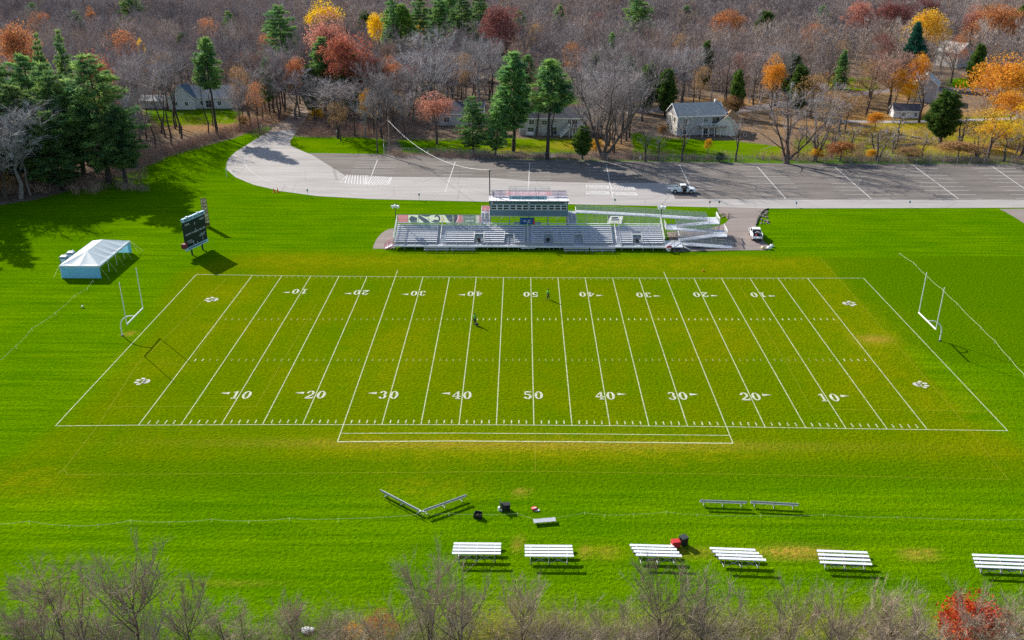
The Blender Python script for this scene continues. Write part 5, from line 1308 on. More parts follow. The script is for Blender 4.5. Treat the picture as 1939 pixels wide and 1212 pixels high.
# centre house behind the pines
A, B = at(985, 256), at(1102, 258); c = (A + B) / 2 + Vector((.5, 4.2, 0))
h_, ro = house('ranch_house', 'grey ranch house with white deck stairs half hidden behind the two tall pines', tuple(c), .02, 18.5, 8.0, 4.8, 2.1, 'siding_pale', 'shingle_dark',
    [('f', .2, 1.3, 1.5, 2.1), ('f', -6.2, 1.6, 1.6, 1.3), ('f', 4.4, 3.6, 1.0, 1.3), ('f', 5.9, 3.4, 1.5, 1.9), ('f', -2.5, 3.6, 1.4, 1.1), ('f', -6, 3.7, 1.4, 1.1)])
d_ = deck_on(h_, 4.2, 7.8, -4.0, 2.6, 2.5, rm='trim'); stair_on(h_, (4.2, -6.0, 2.4), (1.9, -6.0, .1)); MB().box((-3, .2, 7.2), (.8, .8, 1.1)).build('chimney', 'brick', ro)
bn = thing('garden_swing', 'white garden swing bench by the wall of the ranch house', 'bench', (c.x - 6.4, c.y - 5.4, 0)); MB().box((0, 0, .5), (1.9, .6, .08)).build('seat', 'trim', bn); MB().box((0, .3, .95), (1.9, .08, .7)).build('backrest', 'trim', bn)
for x in (-1.1, 1.1): MB().tube((x, 0, 0), (x, 0, 1.5), .06, .06, 5).build('leg', 'trim', bn)
# dark roofed house behind the pink tree
c = at(866, 240) + Vector((0, 6, 0))
h_, ro = house('dark_roof_house', 'low pale house with dark roof behind the round pink tree', tuple(c), -.05, 15, 9, 3.4, 2.6, 'siding_pale', 'shingle_dark', [('f', 4.5, 1.7, 1.2, 1.3), ('f', 1.5, 1.7, 1.2, 1.3), ('f', -3, 1.7, 1.6, 1.3)]); MB().box((-.5, .6, 6.4), (.9, .9, 1.5)).build('chimney', 'brick', ro)
# pale house at left
A, B = at(316, 206), at(440, 205); c = (A + B) / 2 + Vector((1.5, 4.5, 0))
h_, ro = house('white_house', 'long pale blue white house seen through bare trunks at left', tuple(c), -.02, 18, 8.5, 3.4, 3.0, 'siding_white', 'shingle_light', [('f', -.6, 1.7, .9, 1.0), ('f', 1.6, 1.4, 1.8, 2.1), ('f', 5, 1.7, 1.0, 1.1)])
h2, ro2 = house('gabled_wing', 'pale blue gable fronted wing of the white house at left', (c.x - 6.3, c.y - 3.0, 0), math.radians(90), 6.5, 8.0, 3.5, 3.6, 'siding_white', 'shingle_blue', [('l', 1.8, 1.8, .9, 1.0), ('l', -1.5, 1.8, .9, 1.0)])
hs, r3 = house('garden_shed', 'low pale shed left of the white house behind bare trunks', (at(288, 206).x, at(288, 206).y + 3, 0), 0, 7, 5, 2.4, 1.2, 'siding_pale', 'shingle_light', [('f', 0, 1.4, .8, .8)], cat='shed')
# chimney house and shed, upper right
c = at(1758, 194) + Vector((0, 4, 0))
h_, ro = house('tall_house', 'tall grey house with brown side chimney and a side wall painted sunlit pale at right', tuple(c), math.radians(64), 9, 7.5, 5.6, 3.0, 'siding_grey', 'shingle_light', [('l', .6, 2.4, .8, 1.0), ('l', 1.5, 4.6, .8, 1.0)])
MB().box((0, 3.77, 2.8), (8.8, .03, 5.4)).build('painted_sun_side', 'siding_cream', h_); MB().box((-1.2, 4.5, 4.6), (1.3, 1.0, 9.2), 0, .75).build('chimney', 'brick', h_)  # first box: pale sheet painting sunlight on the grey side wall
c = at(1718, 224) + Vector((0, 2.5, 0))
house('white_shed', 'low shed with grey roof and white end below the chimney house', tuple(c), -.1, 7.5, 4.6, 2.2, 1.6, 'siding_white', 'shingle_dark', [('f', 2.6, 1.1, .8, 1.0), ('f', -1, 1.1, .8, .8)], cat='shed')
fr_ = thing('arbor_frame', 'small white arched frame behind the white shed', 'arbor', (c.x - 1.2, c.y + 4.2, 0)); m_ = MB(); [m_.path([(x, 0, 0), (x, 0, 2.6), (x + .35, 0, 3.0), (x + .7, 0, 2.6), (x + .7, 0, 0)], .07, 5) for x in (-.9, .3)]; m_.build('frame', 'trim', fr_)
c = at(1812, 128) + Vector((0, 5, 0))
h_, ro = house('gabled_house', 'grey gabled house with pale roof high among the trees at upper right', tuple(c), math.radians(125), 10, 9.5, 6.0, 3.4, 'siding_grey', 'shingle_light', [('l', .3, 6.9, 1.8, 1.1), ('l', -2.6, 3.4, 1.1, 1.6), ('b', 0, 4.6, 1.2, 1.2)])
MB().box((0, 4.77, 3.0), (9.8, .03, 5.9)).build('painted_sun_side', 'siding_cream', h_)  # pale sheet over the grey wall imitates its sun-struck side
for px, py, ln, an_, lab in ((1720, 275, 5, .35, 'longer grey log lying in the yard behind the right fence'), (1735, 262, 3, -.7, 'short pale log lying in the yard behind the right fence')):
    c = at(px, py); o = MB().tube((-ln / 2, 0, .25), (ln / 2, 0, .25), .28, .22, 8).build('fallen_log', 'wood', None); tag(o, lab, 'log', 'logs in the yard'); o.location = c; o.rotation_euler = (0, 0, an_)

# ------------------------------------------------------------------ trees
M['twig'] = mat('bare_twigs', (.37, .325, .315), .95, 0, .25, .3, spec=.1, island=.45, rnd=.3)
M['twig_pale'] = mat('pale_bare_twigs', (.36, .295, .215), .95, 0, .25, .3, spec=.1, island=.45, rnd=.2)
M['twig_brown'] = mat('russet_bare_twigs', (.42, .28, .22), .95, 0, .25, .3, spec=.1, island=.25, rnd=.2)
M['twig_grey'] = mat('grey_bare_twigs', (.46, .43, .43), .95, 0, .2, .3, spec=.1, island=.25, rnd=.15)
M['pine'] = mat('pine_needles', (.065, .21, .11), .85, 0, .2, .35, spec=.15, transl=.5, island=.4, rnd=.25, alt=(.28, .43, .1))  # yellow green second tone paints sunlit tufts into the needles
M['pine_light'] = mat('light_pine_needles', (.16, .36, .07), .85, 0, .2, .35, spec=.15, transl=.45, island=.35, rnd=.15, alt=(.28, .46, .06))
M['spruce'] = mat('spruce_needles', (.03, .13, .08), .85, 0, .2, .4, spec=.15, transl=.2, island=.35, rnd=.15)
M['cedar'] = mat('cedar_foliage', (.06, .16, .03), .85, 0, .2, .5, spec=.15, transl=.4, island=.35, rnd=.15, alt=(.15, .23, .04))
LEAF = dict(yellow=(.8, .52, .012), gold=(.72, .42, .035), orange=(.68, .32, .035), russet=(.46, .19, .08), salmon=(.48, .22, .16), red=(.36, .115, .07), dark=(.22, .085, .075), scarlet=(.5, .075, .02), tan=(.36, .22, .1))
for k, c in LEAF.items(): M['leaf_' + k] = mat(k + '_leaves', c, .8, 0, .18, .5, spec=.15, transl=.45, island=.38, rnd=.08)

def tris_tube(P, R, n):                                 # tapered tube along points -> triangles
    V, F = [], []
    for i, (p, r) in enumerate(zip(P, R)):
        d = (P[min(i + 1, len(P) - 1)] - P[max(i - 1, 0)]); d = d / (np.linalg.norm(d) + 1e-9)
        u = np.array([1., 0, 0]) if abs(d[0]) < .8 else np.array([0, 1., 0])
        a = np.cross(d, u); a /= np.linalg.norm(a); b = np.cross(d, a)
        for k in range(n):
            t = 2 * math.pi * k / n; V.append(p + r * (a * math.cos(t) + b * math.sin(t)))
        if i:
            o = (i - 1) * n
            for k in range(n):
                k2 = (k + 1) % n; F += [(o + k, o + k2, o + n + k2), (o + k, o + n + k2, o + n + k)]
    return np.array(V), np.array(F, int)
class Acc:
    def __init__(s): s.V, s.F, s.n = [], [], 0
    def add(s, V, F): s.V.append(V); s.F.append(F + s.n); s.n += len(V)
    def get(s): return np.concatenate(s.V), np.concatenate(s.F)
def norm(a): return a / (np.linalg.norm(a, axis=-1, keepdims=True) + 1e-9)
def blades(S, D, ln, w, g):                             # thin tapering twigs: one triangle each
    n = len(S); D = norm(D); u = norm(np.cross(D, g.normal(size=(n, 3))))
    ln = np.broadcast_to(ln, n)[:, None]; w = np.broadcast_to(w, n)[:, None]
    V = np.stack([S - u * w / 2, S + u * w / 2, S + D * ln], 1).reshape(-1, 3)
    return V, np.arange(3 * n).reshape(-1, 3)
def leaves(C, size, g, flat=0.0):                       # one small folded quad per leaf clump, as two triangles
    n = len(C); a = norm(g.normal(size=(n, 3))); 
    if flat: a[:, 2] *= (1 - flat); a = norm(a)
    b = norm(np.cross(a, g.normal(size=(n, 3)))); s = (size * g.uniform(.6, 1.4, n))[:, None]
    V = np.stack([C - a * s * .5, C + b * s * .32, C + a * s * .5, C - b * s * .32], 1).reshape(-1, 3)
    i = np.arange(n)[:, None] * 4
    return V, np.concatenate([i + [0, 1, 2], i + [0, 2, 3]], 0)
def mesh_of(name, acc, m):
    V, F = acc.get(); o = raw(name, V, F, m); me = o.data; bpy.data.objects.remove(o); return me
def skeleton(g, H, W, nl, nb, r0, clear, stems=1, up=.5, low=.3):
    tr, br = Acc(), Acc(); tips = []                    # tips: (start, end) of fine branches
    cz, ch = H * (clear + 1) / 2, H * (1 - clear) / 2
    for s in range(stems):
        base = np.array([0., 0, 0]) if stems == 1 else np.r_[g.normal(0, .25, 2), 0]
        lean = g.normal(0, .04 if stems == 1 else .22, 2)
        top = np.array([lean[0] * H, lean[1] * H, H * g.uniform(.84, .97)])
        ts = np.linspace(0, 1, 7); wob = np.c_[g.normal(0, .012 * H, (7, 2)), np.zeros(7)]; wob[0] = 0
        P = base + (top - base) * ts[:, None] + wob
        R = r0 / math.sqrt(stems) * np.r_[1.25, 1, .82, .62, .42, .24, .08]
        tr.add(*tris_tube(P, R, 6))
        for i in range(max(2, nl // stems)):
            t = g.uniform(low, .88); q = P[0] + (P[-1] - P[0]) * t
            k = t * 6; i0 = min(5, int(k)); q = P[i0] + (P[i0 + 1] - P[i0]) * (k - i0)
            az = i * 2.4 + g.uniform(0, 1) + s * 1.3; rad = W / 2 * g.uniform(.65, 1.0) * math.sqrt(max(.12, 1 - max(0, (t - .45) / .6) ** 2))
            e = np.array([math.cos(az) * rad + lean[0] * H * .6, math.sin(az) * rad + lean[1] * H * .6, min(H * .96, q[2] + H * g.uniform(.14, .36) * (.6 + up) + (1 - t) * H * .12)])
            m1 = q + (e - q) * .45 + np.array([0, 0, -.02 * H]) + g.normal(0, .02 * H, 3) * .5
            rr = r0 / math.sqrt(stems) * (1 - t) * .55 + .02
            LP = [q, m1, e]; br_ = tris_tube(LP, [rr, rr * .6, rr * .18], 4); tr.add(*br_)
            for j in range(nb):
                u = g.uniform(.2, 1); a = q + (m1 - q) * u * 2 if u < .5 else m1 + (e - m1) * (u - .5) * 2
                d = norm((e - q)[None])[0] * .6 + g.normal(0, .55, 3); d[2] += up * .75; d = d / np.linalg.norm(d)
                l = H * g.uniform(.08, .2); b = a + d * l; b[2] = min(b[2], H)
                br.add(*tris_tube([a, b], [rr * .3 + .008, .006], 3)); tips.append((a, b))
        for j in range(nb):
            u = g.uniform(.45, 1); a = P[0] + (P[-1] - P[0]) * u; d = g.normal(0, .6, 3); d[2] = abs(d[2]) + up; d /= np.linalg.norm(d)
            b = a + d * H * g.uniform(.06, .15); br.add(*tris_tube([a, b], [.02, .006], 3)); tips.append((a, b))
    return tr, br, tips
def bare_meshes(seed, H, W, nl=10, nb=9, nt=14, r0=.24, tw=.04, tl=.085, clear=.25, stems=1, up=.5, m='twig', bark='bark', low=.3, thin=1.0):
    g = np.random.default_rng(seed); tr, br, tips = skeleton(g, H, W, nl, nb, r0, clear, stems, up, low)
    A = np.array([t[0] for t in tips]); B = np.array([t[1] for t in tips])
    k = g.integers(0, len(A), len(A) * nt); u = g.uniform(.15, 1.0, len(k))[:, None]
    S = A[k] + (B[k] - A[k]) * u; D = norm(B[k] - A[k]) * .8 + g.normal(0, .55, (len(k), 3)); D[:, 2] += up * .6
    br.add(*blades(S, D, H * tl * g.uniform(.4, 1.25, len(k)), tw * g.uniform(.6, 1.2, len(k)) * thin, g))
    return mesh_of('bare_trunk', tr, bark), mesh_of('bare_crown', br, m)
def leaf_meshes(seed, H, W, n=7000, size=.28, clear=.22, r0=.26, lumps=26, nl=9, fill=.55):
    g = np.random.default_rng(seed); tr, br, tips = skeleton(g, H, W * .85, nl, 4, r0, clear)
    c = Acc(); cz, ch = H * (clear + 1) / 2, H * (1 - clear) / 2
    d = norm(g.normal(size=(lumps, 3))); d[:, 2] = np.where(d[:, 2] < -.5, -d[:, 2], d[:, 2])
    L_ = d * np.array([W / 2, W / 2, ch]) * g.uniform(.45, .8, lumps)[:, None] + np.array([0, 0, cz])
    R = g.uniform(.16, .3, lumps) * W
    k = g.integers(0, lumps, n); e = norm(g.normal(size=(n, 3))); e[:, 2] = np.where((e[:, 2] < 0) & (g.random(n) < .5), -e[:, 2], e[:, 2])
    C = L_[k] + e * (R[k] * g.uniform(fill, 1.08, n) ** 1)[:, None] * np.array([1, 1, .8])
    C[:, 2] = np.clip(C[:, 2], H * clear * .7, None)
    c.add(*leaves(C, size, g)); tr.add(*br.get())
    return mesh_of('leaf_trunk', tr, 'bark'), mesh_of('leaf_crown', c, 'leaf_orange')
def pine_meshes(seed, H, W, clear=.2, step=.8, m='pine', droop=.05, prof=.5, per=7, clump=9, size=1.0, irr=.3, r0=.3):
    g = np.random.default_rng(seed); tr = Acc(); c = Acc()
    ts = np.linspace(0, 1, 6); P = np.c_[np.cumsum(g.normal(0, .008 * H, (6, 2)), 0), ts * H * .98]; P[0, :2] = 0
    tr.add(*tris_tube(P, r0 * np.r_[1.2, .95, .75, .5, .28, .06], 6)); S, D = [], []
    z = H * clear
    while z < H * .985:
        t = (z - H * clear) / (H * (1 - clear)); k = per if t < .9 else 4
        rad0 = W / 2 * min(1.0, (1 - t) ** prof * 1.12 + .04) * (min(1, .55 + t * 2.2))
        cx_, cy_ = np.interp(z, P[:, 2], P[:, 0]), np.interp(z, P[:, 2], P[:, 1]); a0 = g.uniform(0, 6.28)
        for i in range(k):
            if g.random() < irr * .3: continue
            az = a0 + i * 6.283 / k + g.normal(0, .25); rad = rad0 * g.uniform(1 - irr, 1.08); d = np.array([math.cos(az), math.sin(az), .16 - droop * 4 * (1 - t)])
            a = np.array([cx_, cy_, z]); b = a + d * rad; tr.add(*tris_tube([a, b], [.05 * (1 - t) + .02, .012], 3))
            nc = max(2, int(rad * 1.9))
            for j in range(nc):
                u = .28 + .74 * (j + g.random()) / nc; q = a + (b - a) * u; sd = np.array([-d[1], d[0], 0])
                n = clump; o = q + sd * g.normal(0, .22 * (.4 + rad * .16), n)[:, None] + np.c_[g.normal(0, .12, (n, 2)), g.normal(.05, .16, n)]
                S.append(o); dd = d * .8 + np.c_[g.normal(0, .55, (n, 2)), g.normal(.22, .35, n)]; D.append(dd)
        z += step * g.uniform(.7, 1.25)
    S, D = np.concatenate(S), norm(np.concatenate(D)); k = 3
    S = np.repeat(S, k, 0) + g.normal(0, .1, (len(S) * k, 3)); D = np.repeat(D, k, 0) + g.normal(0, .45, (len(D) * k, 3)) + np.array([0, 0, .12])
    V, F = blades(S - norm(D) * .2, D, size * g.uniform(.55, 1.2, len(S)), .17 * g.uniform(.7, 1.3, len(S)), g); c.add(V, F)
    return mesh_of('pine_trunk', tr, 'bark_dark'), mesh_of('pine_crown', c, m)
PROTO = {}
for i in range(7): PROTO['bare%d' % i] = (bare_meshes(10 + i, 17, 9.5 + (i % 3), nl=13, nb=10, nt=18, m='twig', clear=.22, low=.28, up=.45 + .1 * (i % 3), tw=.05), 17, 9.5 + (i % 3))
for i in range(2): PROTO['russet%d' % i] = (bare_meshes(30 + i, 16, 10, nl=11, nb=10, nt=15, m='twig_brown', tw=.06), 16, 10)
for i in range(2): PROTO['grey%d' % i] = (bare_meshes(40 + i, 16, 10, nl=12, nb=10, nt=17, m='twig_grey', bark='bark_grey', tw=.05, up=.4), 16, 10)
PROTO['big'] = (bare_meshes(50, 24, 15, nl=22, nb=12, nt=15, m='twig', stems=3, low=.15, r0=.55, tw=.05, tl=.06, up=.7), 24, 15)
PROTO['vase'] = (bare_meshes(51, 18, 13, nl=20, nb=10, nt=14, m='twig', stems=5, low=.14, r0=.5, tw=.045, tl=.065, up=.6), 18, 13)
PROTO['thin'] = (bare_meshes(52, 14, 6, nl=9, nb=5, nt=7, m='twig', low=.25, r0=.2, tw=.04, tl=.09), 14, 6)
PROTO['open'] = (bare_meshes(53, 10, 9, nl=9, nb=6, nt=8, m='twig', stems=3, low=.2, r0=.3, tw=.045, up=.3), 10, 9)
PROTO['stand'] = (bare_meshes(54, 20, 6.5, nl=8, nb=7, nt=10, m='twig', low=.58, r0=.17, tw=.05, clear=.55), 20, 6.5)
for i in range(3): PROTO['leaf%d' % i] = (leaf_meshes(60 + i, 14, 10, lumps=24 + 4 * i), 14, 10)
PROTO['leafbush'] = (leaf_meshes(64, 7, 5, n=4800, size=.22, clear=.08, r0=.12), 7, 5)
PROTO['leafsparse'] = (leaf_meshes(65, 14, 10, n=2600, size=.27, clear=.22, fill=.75), 14, 10)
for i in range(3): PROTO['pine%d' % i] = (pine_meshes(70 + i, 24, 11, clear=.14, irr=.55, clump=7, step=.95), 24, 11)
PROTO['pinetall'] = (pine_meshes(74, 24, 8.5, clear=.25, irr=.45, prof=.6), 24, 8.5)
PROTO['pinetop'] = (pine_meshes(75, 25, 7, clear=.5, irr=.4, prof=.55), 25, 7)
PROTO['pinelight'] = (pine_meshes(76, 20, 9, clear=.15, m='pine_light'), 20, 9)
PROTO['spruce'] = (pine_meshes(78, 15, 9, clear=.04, m='spruce', droop=.1, prof=1.0, per=8, irr=.15, step=.6, size=.75), 15, 9)
PROTO['cedar'] = (pine_meshes(79, 14, 7, clear=.12, m='cedar', droop=-.08, prof=.45, per=8, irr=.3, step=.6, size=.7), 14, 7)
for i in range(4): PROTO['fore%d' % i] = (bare_meshes(80 + i, 9.5, 5.5 + .5 * i, nl=15, nb=12, nt=20, m='twig_pale', r0=.11 + .02 * (i % 2), tw=.017, tl=.1, stems=1 + (i % 3), low=.15, up=.75, bark='bark'), 9.5, 5.5 + .5 * i)
tr_rng = random.Random(11)
def tree(name, kind, pos, H, W, lab, cat='tree', group=None, leaf=None, rz=None):
    (tm, cm), H0_, W0_ = PROTO[kind]
    t = thing(name, lab, cat, (pos[0], pos[1], 0), tr_rng.uniform(0, 6.28) if rz is None else rz, group)
    t.scale = (W / W0_, W / W0_, H / H0_)
    for nm, me in (('trunk', tm), ('crown', cm)):
        o = bpy.data.objects.new(nm, me); col.objects.link(o); o.parent = t
        if leaf and nm == 'crown': o.material_slots[0].link = 'OBJECT'; o.material_slots[0].material = M['leaf_' + leaf]
    return t
KEEP = []                                               # ground kept open just in front of the trees one can tell apart
def T(name, kind, px, base, top, wpx, lab, leaf=None, group=None, H=None):
    if not base and H > 8: H *= 1.4
    p = at(px, base) if base else at(px, top, H)
    while not base and H > 8 and (p.y < (124 if H < 15 else 158) if p.x > -80 else p.y < 95): H *= .95; p = at(px, top, H)
    h = hgt(p, top) if base else H
    if not base: KEEP.append((p.x, p.y, .5 * wpx / ppm((p.x, p.y, h * .6)), h))
    return tree(name, kind, p, h, wpx / ppm((p.x, p.y, h * .6)), lab, 'tree', group, leaf)
# evergreens: dark stand at the left
GP = 'pines of the dark stand at left'
T('pine_tree', 'pine0', 207, 346, 106, 150, 'big pine with the widest dark crown at the right edge of the left stand', group=GP)
T('pine_tree', 'pine1', 60, 352, 158, 150, 'broad pine with light tips behind the grey bare tree at left', group=GP)
T('pine_tree', 'pine2', 128, 335, 112, 90, 'narrow pine with yellow green tips left of the widest pine', group=GP)
T('pine_tree', 'pine0', 20, 330, 98, 120, 'pine touching the left edge below the orange crown', group=GP)
T('pine_tree', 'pine1', 85, 318, 100, 110, 'middle pine of the dark left stand', group=GP)
T('pine_tree', 'pine2', -25, 345, 130, 130, 'pine cut by the left edge in the dark stand', group=GP)
T('pine_tree', 'pinetall', 160, 338, 150, 100, 'low inner pine filling the foot of the dark left stand', group=GP)
T('pine_tree', 'pine2', 64, None, 58, 34, 'small pine top rising behind the left stand under the orange crown', H=20, group=GP)
T('pine_tree', 'pine0', 113, None, 58, 40, 'rounded small pine top above the middle of the left stand', H=20, group=GP)
T('pine_tree', 'pinetall', 240, 352, 200, 90, 'shaded lower pine beside the lawn at the right foot of the left stand', group=GP)
T('pine_tree', 'pine1', 110, 362, 210, 120, 'dark low pine behind the lawn shadow at left', group=GP)
T('pine_tree', 'pinetop', 412, 256, 72, 54, 'tall lone pine with bare trunk right of the white house')
T('pine_tree', 'pinetall', 972, 287, 98, 92, 'left tall pine of the pair in front of the ranch house')
T('pine_tree', 'pinetop', 1036, 302, 113, 84, 'right tall pine with bare lower trunk in front of the ranch house')
T('pine_tree', 'pine2', 897, 292, 180, 66, 'short full pine between the pink tree and the tall pair')
T('pine_tree', 'pine0', 938, 294, 192, 70, 'short dark pine touching the left tall pine')
T('pine_tree', 'cedar', 663, None, 100, 52, 'round topped pine standing below the red oak at centre left', H=17)
T('pine_tree', 'pinetall', 605, None, 70, 60, 'slender green pine leaning among russet crowns at centre left', H=23)
T('pine_tree', 'cedar', 585, None, 120, 40, 'small light green pine between orange and grey crowns at centre left', H=16)
T('pine_tree', 'pine1', 527, None, 8, 88, 'large dark pine standing alone at top left of centre', H=20)
T('pine_tree', 'pinelight', 757, None, 8, 66, 'light green pine beside the yellow crown at top centre', H=18)
for i, (x, y, w) in enumerate([(735, -6, 50), (795, -8, 60), (830, -16, 60), (868, -12, 60), (905, -18, 55), (850, -30, 70)]):
    T('pine_tree', 'pine%d' % (i % 3), x, None, y, w, ['left end', 'second', 'middle', 'fourth', 'right end', 'tallest rear'][i] + ' pine of the dark row at the top edge', H=20, group='dark pine row at the top edge')
T('pine_tree', 'pine0', 1215, None, -12, 72, 'wide pine cut by the top edge right of centre', H=18)
T('pine_tree', 'cedar', 1452, None, 17, 44, 'small dark green conifer right of the orange dome at top', H=14)
T('pine_tree', 'pine1', 245, None, -14, 60, 'dull green pine cut by the top edge at left', H=16)
T('spruce_tree', 'spruce', 1743, None, 40, 62, 'pointed dark spruce left of the upper gabled house', H=16)
T('pine_tree', 'cedar', 1945, None, 8, 50, 'green conifer cut by the right edge at the top', H=15)
T('cedar_tree', 'cedar', 1780, 272, 168, 62, 'dark green cedar in the yard right of the white shed')
T('cedar_tree', 'cedar', 1103, 302, 236, 40, 'small dark evergreen right of the ranch house stairs')
T('cedar_tree', 'cedar', 1362, 306, 288, 22, 'low evergreen shrub on the fence line below the grey house')
T('pine_tree', 'pinetop', 1000, None, 105, 44, 'thin dark pine behind the left tall pine', H=20)
for i, (x, y) in enumerate([(1190, 105), (1230, 118), (1265, 128), (1505, 100), (1520, 120)]):
    T('pine_tree', 'cedar', x, None, y, 44, 'muted half hidden conifer, ' + ['left of three behind the grey house', 'middle of three behind the grey house', 'right of three behind the grey house', 'upper of two above the garage', 'lower of two above the garage'][i], H=11)
# coloured crowns
for kind, px, base, top, w, leaf, lab, H in [
    ('leaf0', 612, None, 3, 70, 'yellow', 'bright yellow dome at the top left of centre', 16), ('leaf1', 712, None, 24, 42, 'yellow', 'yellow crown left of the light green pine', 15), ('leaf2', 796, None, 36, 22, 'gold', 'thin gold crown right of the light green pine', 13),
    ('leaf0', 620, None, 27, 88, 'salmon', 'large salmon crown below the bright yellow dome', 20), ('leaf1', 652, None, 66, 104, 'red', 'red brown dome above the round pine at centre left', 20), ('leaf2', 558, None, 108, 46, 'russet', 'orange red crown left of the slender pine', 17),
    ('leaf0', 735, None, 112, 64, 'russet', 'dull orange crown right of the red brown dome', 17), ('leaf1', 700, None, 105, 70, 'dark', 'dark russet crown just right of the round pine', 18), ('leaf2', 700, 255, 168, 34, 'gold', 'narrow golden tree between bare trunks at centre left', None),
    ('leaf0', 827, 272, 178, 82, 'salmon', 'round pink tree in front of the dark roofed house', None), ('leaf1', 945, None, 9, 84, 'dark', 'dark wine red crown below the top edge at centre', 19), ('leaf2', 1383, None, 17, 72, 'russet', 'orange dome standing alone at top right of centre', 15),
    ('leaf1', 1765, None, 18, 76, 'gold', 'yellow orange dome behind the pointed spruce', 17), ('leaf0', 1471, None, 108, 46, 'orange', 'slim orange crown left of the yard trees', 13), ('leaf2', 1746, None, 100, 42, 'orange', 'small round orange crown left of the upper gabled house', 13),
    ('leaf1', 1706, None, 128, 34, 'gold', 'gold crown behind the brown chimney', 10), ('leafsparse', 1640, 212, 112, 74, 'tan', 'thin tan crown of the left twin yard tree', None), ('leafsparse', 1683, 210, 108, 74, 'salmon', 'thin rosy crown of the right twin yard tree', None),
    ('leaf0', 1880, 242, 108, 110, 'orange', 'large orange crown right of the houses', None), ('leaf2', 1925, 238, 120, 90, 'gold', 'golden crown at the right edge behind the large orange crown', None), ('leaf1', 1905, 262, 172, 84, 'orange', 'vivid orange tree low at the right edge', None),
    ('leaf0', 1945, 275, 190, 60, 'yellow', 'yellow tree cut by the right edge above the fence', None), ('leafbush', 1880, 272, 235, 60, 'gold', 'low golden shrub left of the vivid orange tree', None), ('leafbush', 1578, 168, 136, 40, 'orange', 'little orange tree on the far sunny lawn', None),
    ('leaf2', 1895, None, 6, 90, 'russet', 'red orange crown near the top right corner', 17), ('leaf0', 1850, None, 12, 40, 'salmon', 'small pinkish crown left of the red orange one at top right', 15), ('leaf1', 1630, None, 2, 56, 'salmon', 'brownish pink crown at the top edge right', 16),
    ('leaf0', 1700, None, -4, 70, 'dark', 'dark wine crown at the top edge above the spruce', 17), ('leaf2', 1755, None, -6, 50, 'dark', 'second dark wine crown at the top edge above the spruce', 15), ('leaf1', 25, None, 44, 76, 'russet', 'orange crown at the left edge above the pines', 20),
    ('leaf2', 172, None, 98, 66, 'red', 'red crown peeking over the widest left pine', 22), ('leafbush', 265, None, 72, 14, 'yellow', 'tiny yellow treetop in the grey woods at left', 13), ('leafsparse', 230, None, 52, 60, 'russet', 'faint rust crown in the grey woods at left', 15),
    ('leaf0', 170, None, 15, 20, 'russet', 'small rust treetop at the top left', 12), ('leafbush', 1390, None, 180, 40, 'tan', 'tan leafed shrub behind the grey house', 7), ('leafbush', 1400, None, 165, 22, 'gold', 'small gold shrub behind the grey house', 7),
    ('leafbush', 1340, 292, 262, 16, 'gold', 'slim golden sapling on the green lawn below the deck', None), ('leafbush', 1128, 296, 262, 26, 'gold', 'golden bush at the foot of the big bare tree', None), ('leafbush', 1655, 248, 212, 34, 'orange', 'orange bush left of the white shed', None),
    ('leafbush', 600, None, 205, 24, 'yellow', 'pale yellow shrub beside the woods road', 4), ('leafbush', 458, None, 218, 26, 'tan', 'olive tan shrub near the gate', 4), ('leafbush', 1255, 262, 236, 26, 'tan', 'tan shrub against the sunlit gable of the grey house', None),
    ('leafbush', 1545, 307, 280, 26, 'gold', 'gold shrub behind the fence below the vase shaped tree', None), ('leafbush', 1648, 306, 282, 20, 'gold', 'small gold shrub at the fence in front of the yard', None), ('leafbush', 8, 376, 322, 40, 'tan', 'tan shrub at the left edge below the grey bare tree', None)]:
    T('autumn_tree' if 'shrub' not in lab and 'bush' not in lab else 'autumn_shrub', kind, px, base, top, w, lab, leaf, None, H)
for kind, px, base, top, w, leaf, lab in [('leafsparse', 1590, 258, 170, 90, 'tan', 'tan leafed tree in the yard behind the vase shaped tree'), ('leafsparse', 1870, 300, 205, 90, 'gold', 'sparse gold tree by the fence left of the yellow edge tree'), ('leafsparse', 1535, 225, 135, 70, 'tan', 'faded tan crown behind the vase shaped tree'),
    ('leaf1', 1715, 215, 150, 40, 'yellow', 'low yellow crown left of the chimney house'), ('leafbush', 1812, 300, 268, 70, 'tan', 'wide tan thicket at the fence right of the cedar'), ('leafbush', 1590, 306, 268, 60, 'russet', 'russet thicket at the fence left of the crooked tree'), ('leafbush', 1720, 304, 280, 50, 'tan', 'low tan thicket at the fence below the logs'), ('leafsparse', 1930, 300, 225, 90, 'yellow', 'pale yellow tree at the fence by the right edge')]:
    T('autumn_tree' if 'thicket' not in lab else 'autumn_shrub', kind, px, base, top, w, lab, leaf)
T('autumn_tree', 'leafbush', 1826, 1262, 1143, 125, 'scarlet shrub at the bottom right among grey twigs', 'scarlet')
T('autumn_shrub', 'leafsparse', 722, 1250, 1158, 70, 'sparse pale orange shrub at the bottom left of centre', 'russet')
T('autumn_shrub', 'leafsparse', 668, 1235, 1180, 40, 'small orange scrub at the bottom edge', 'orange')
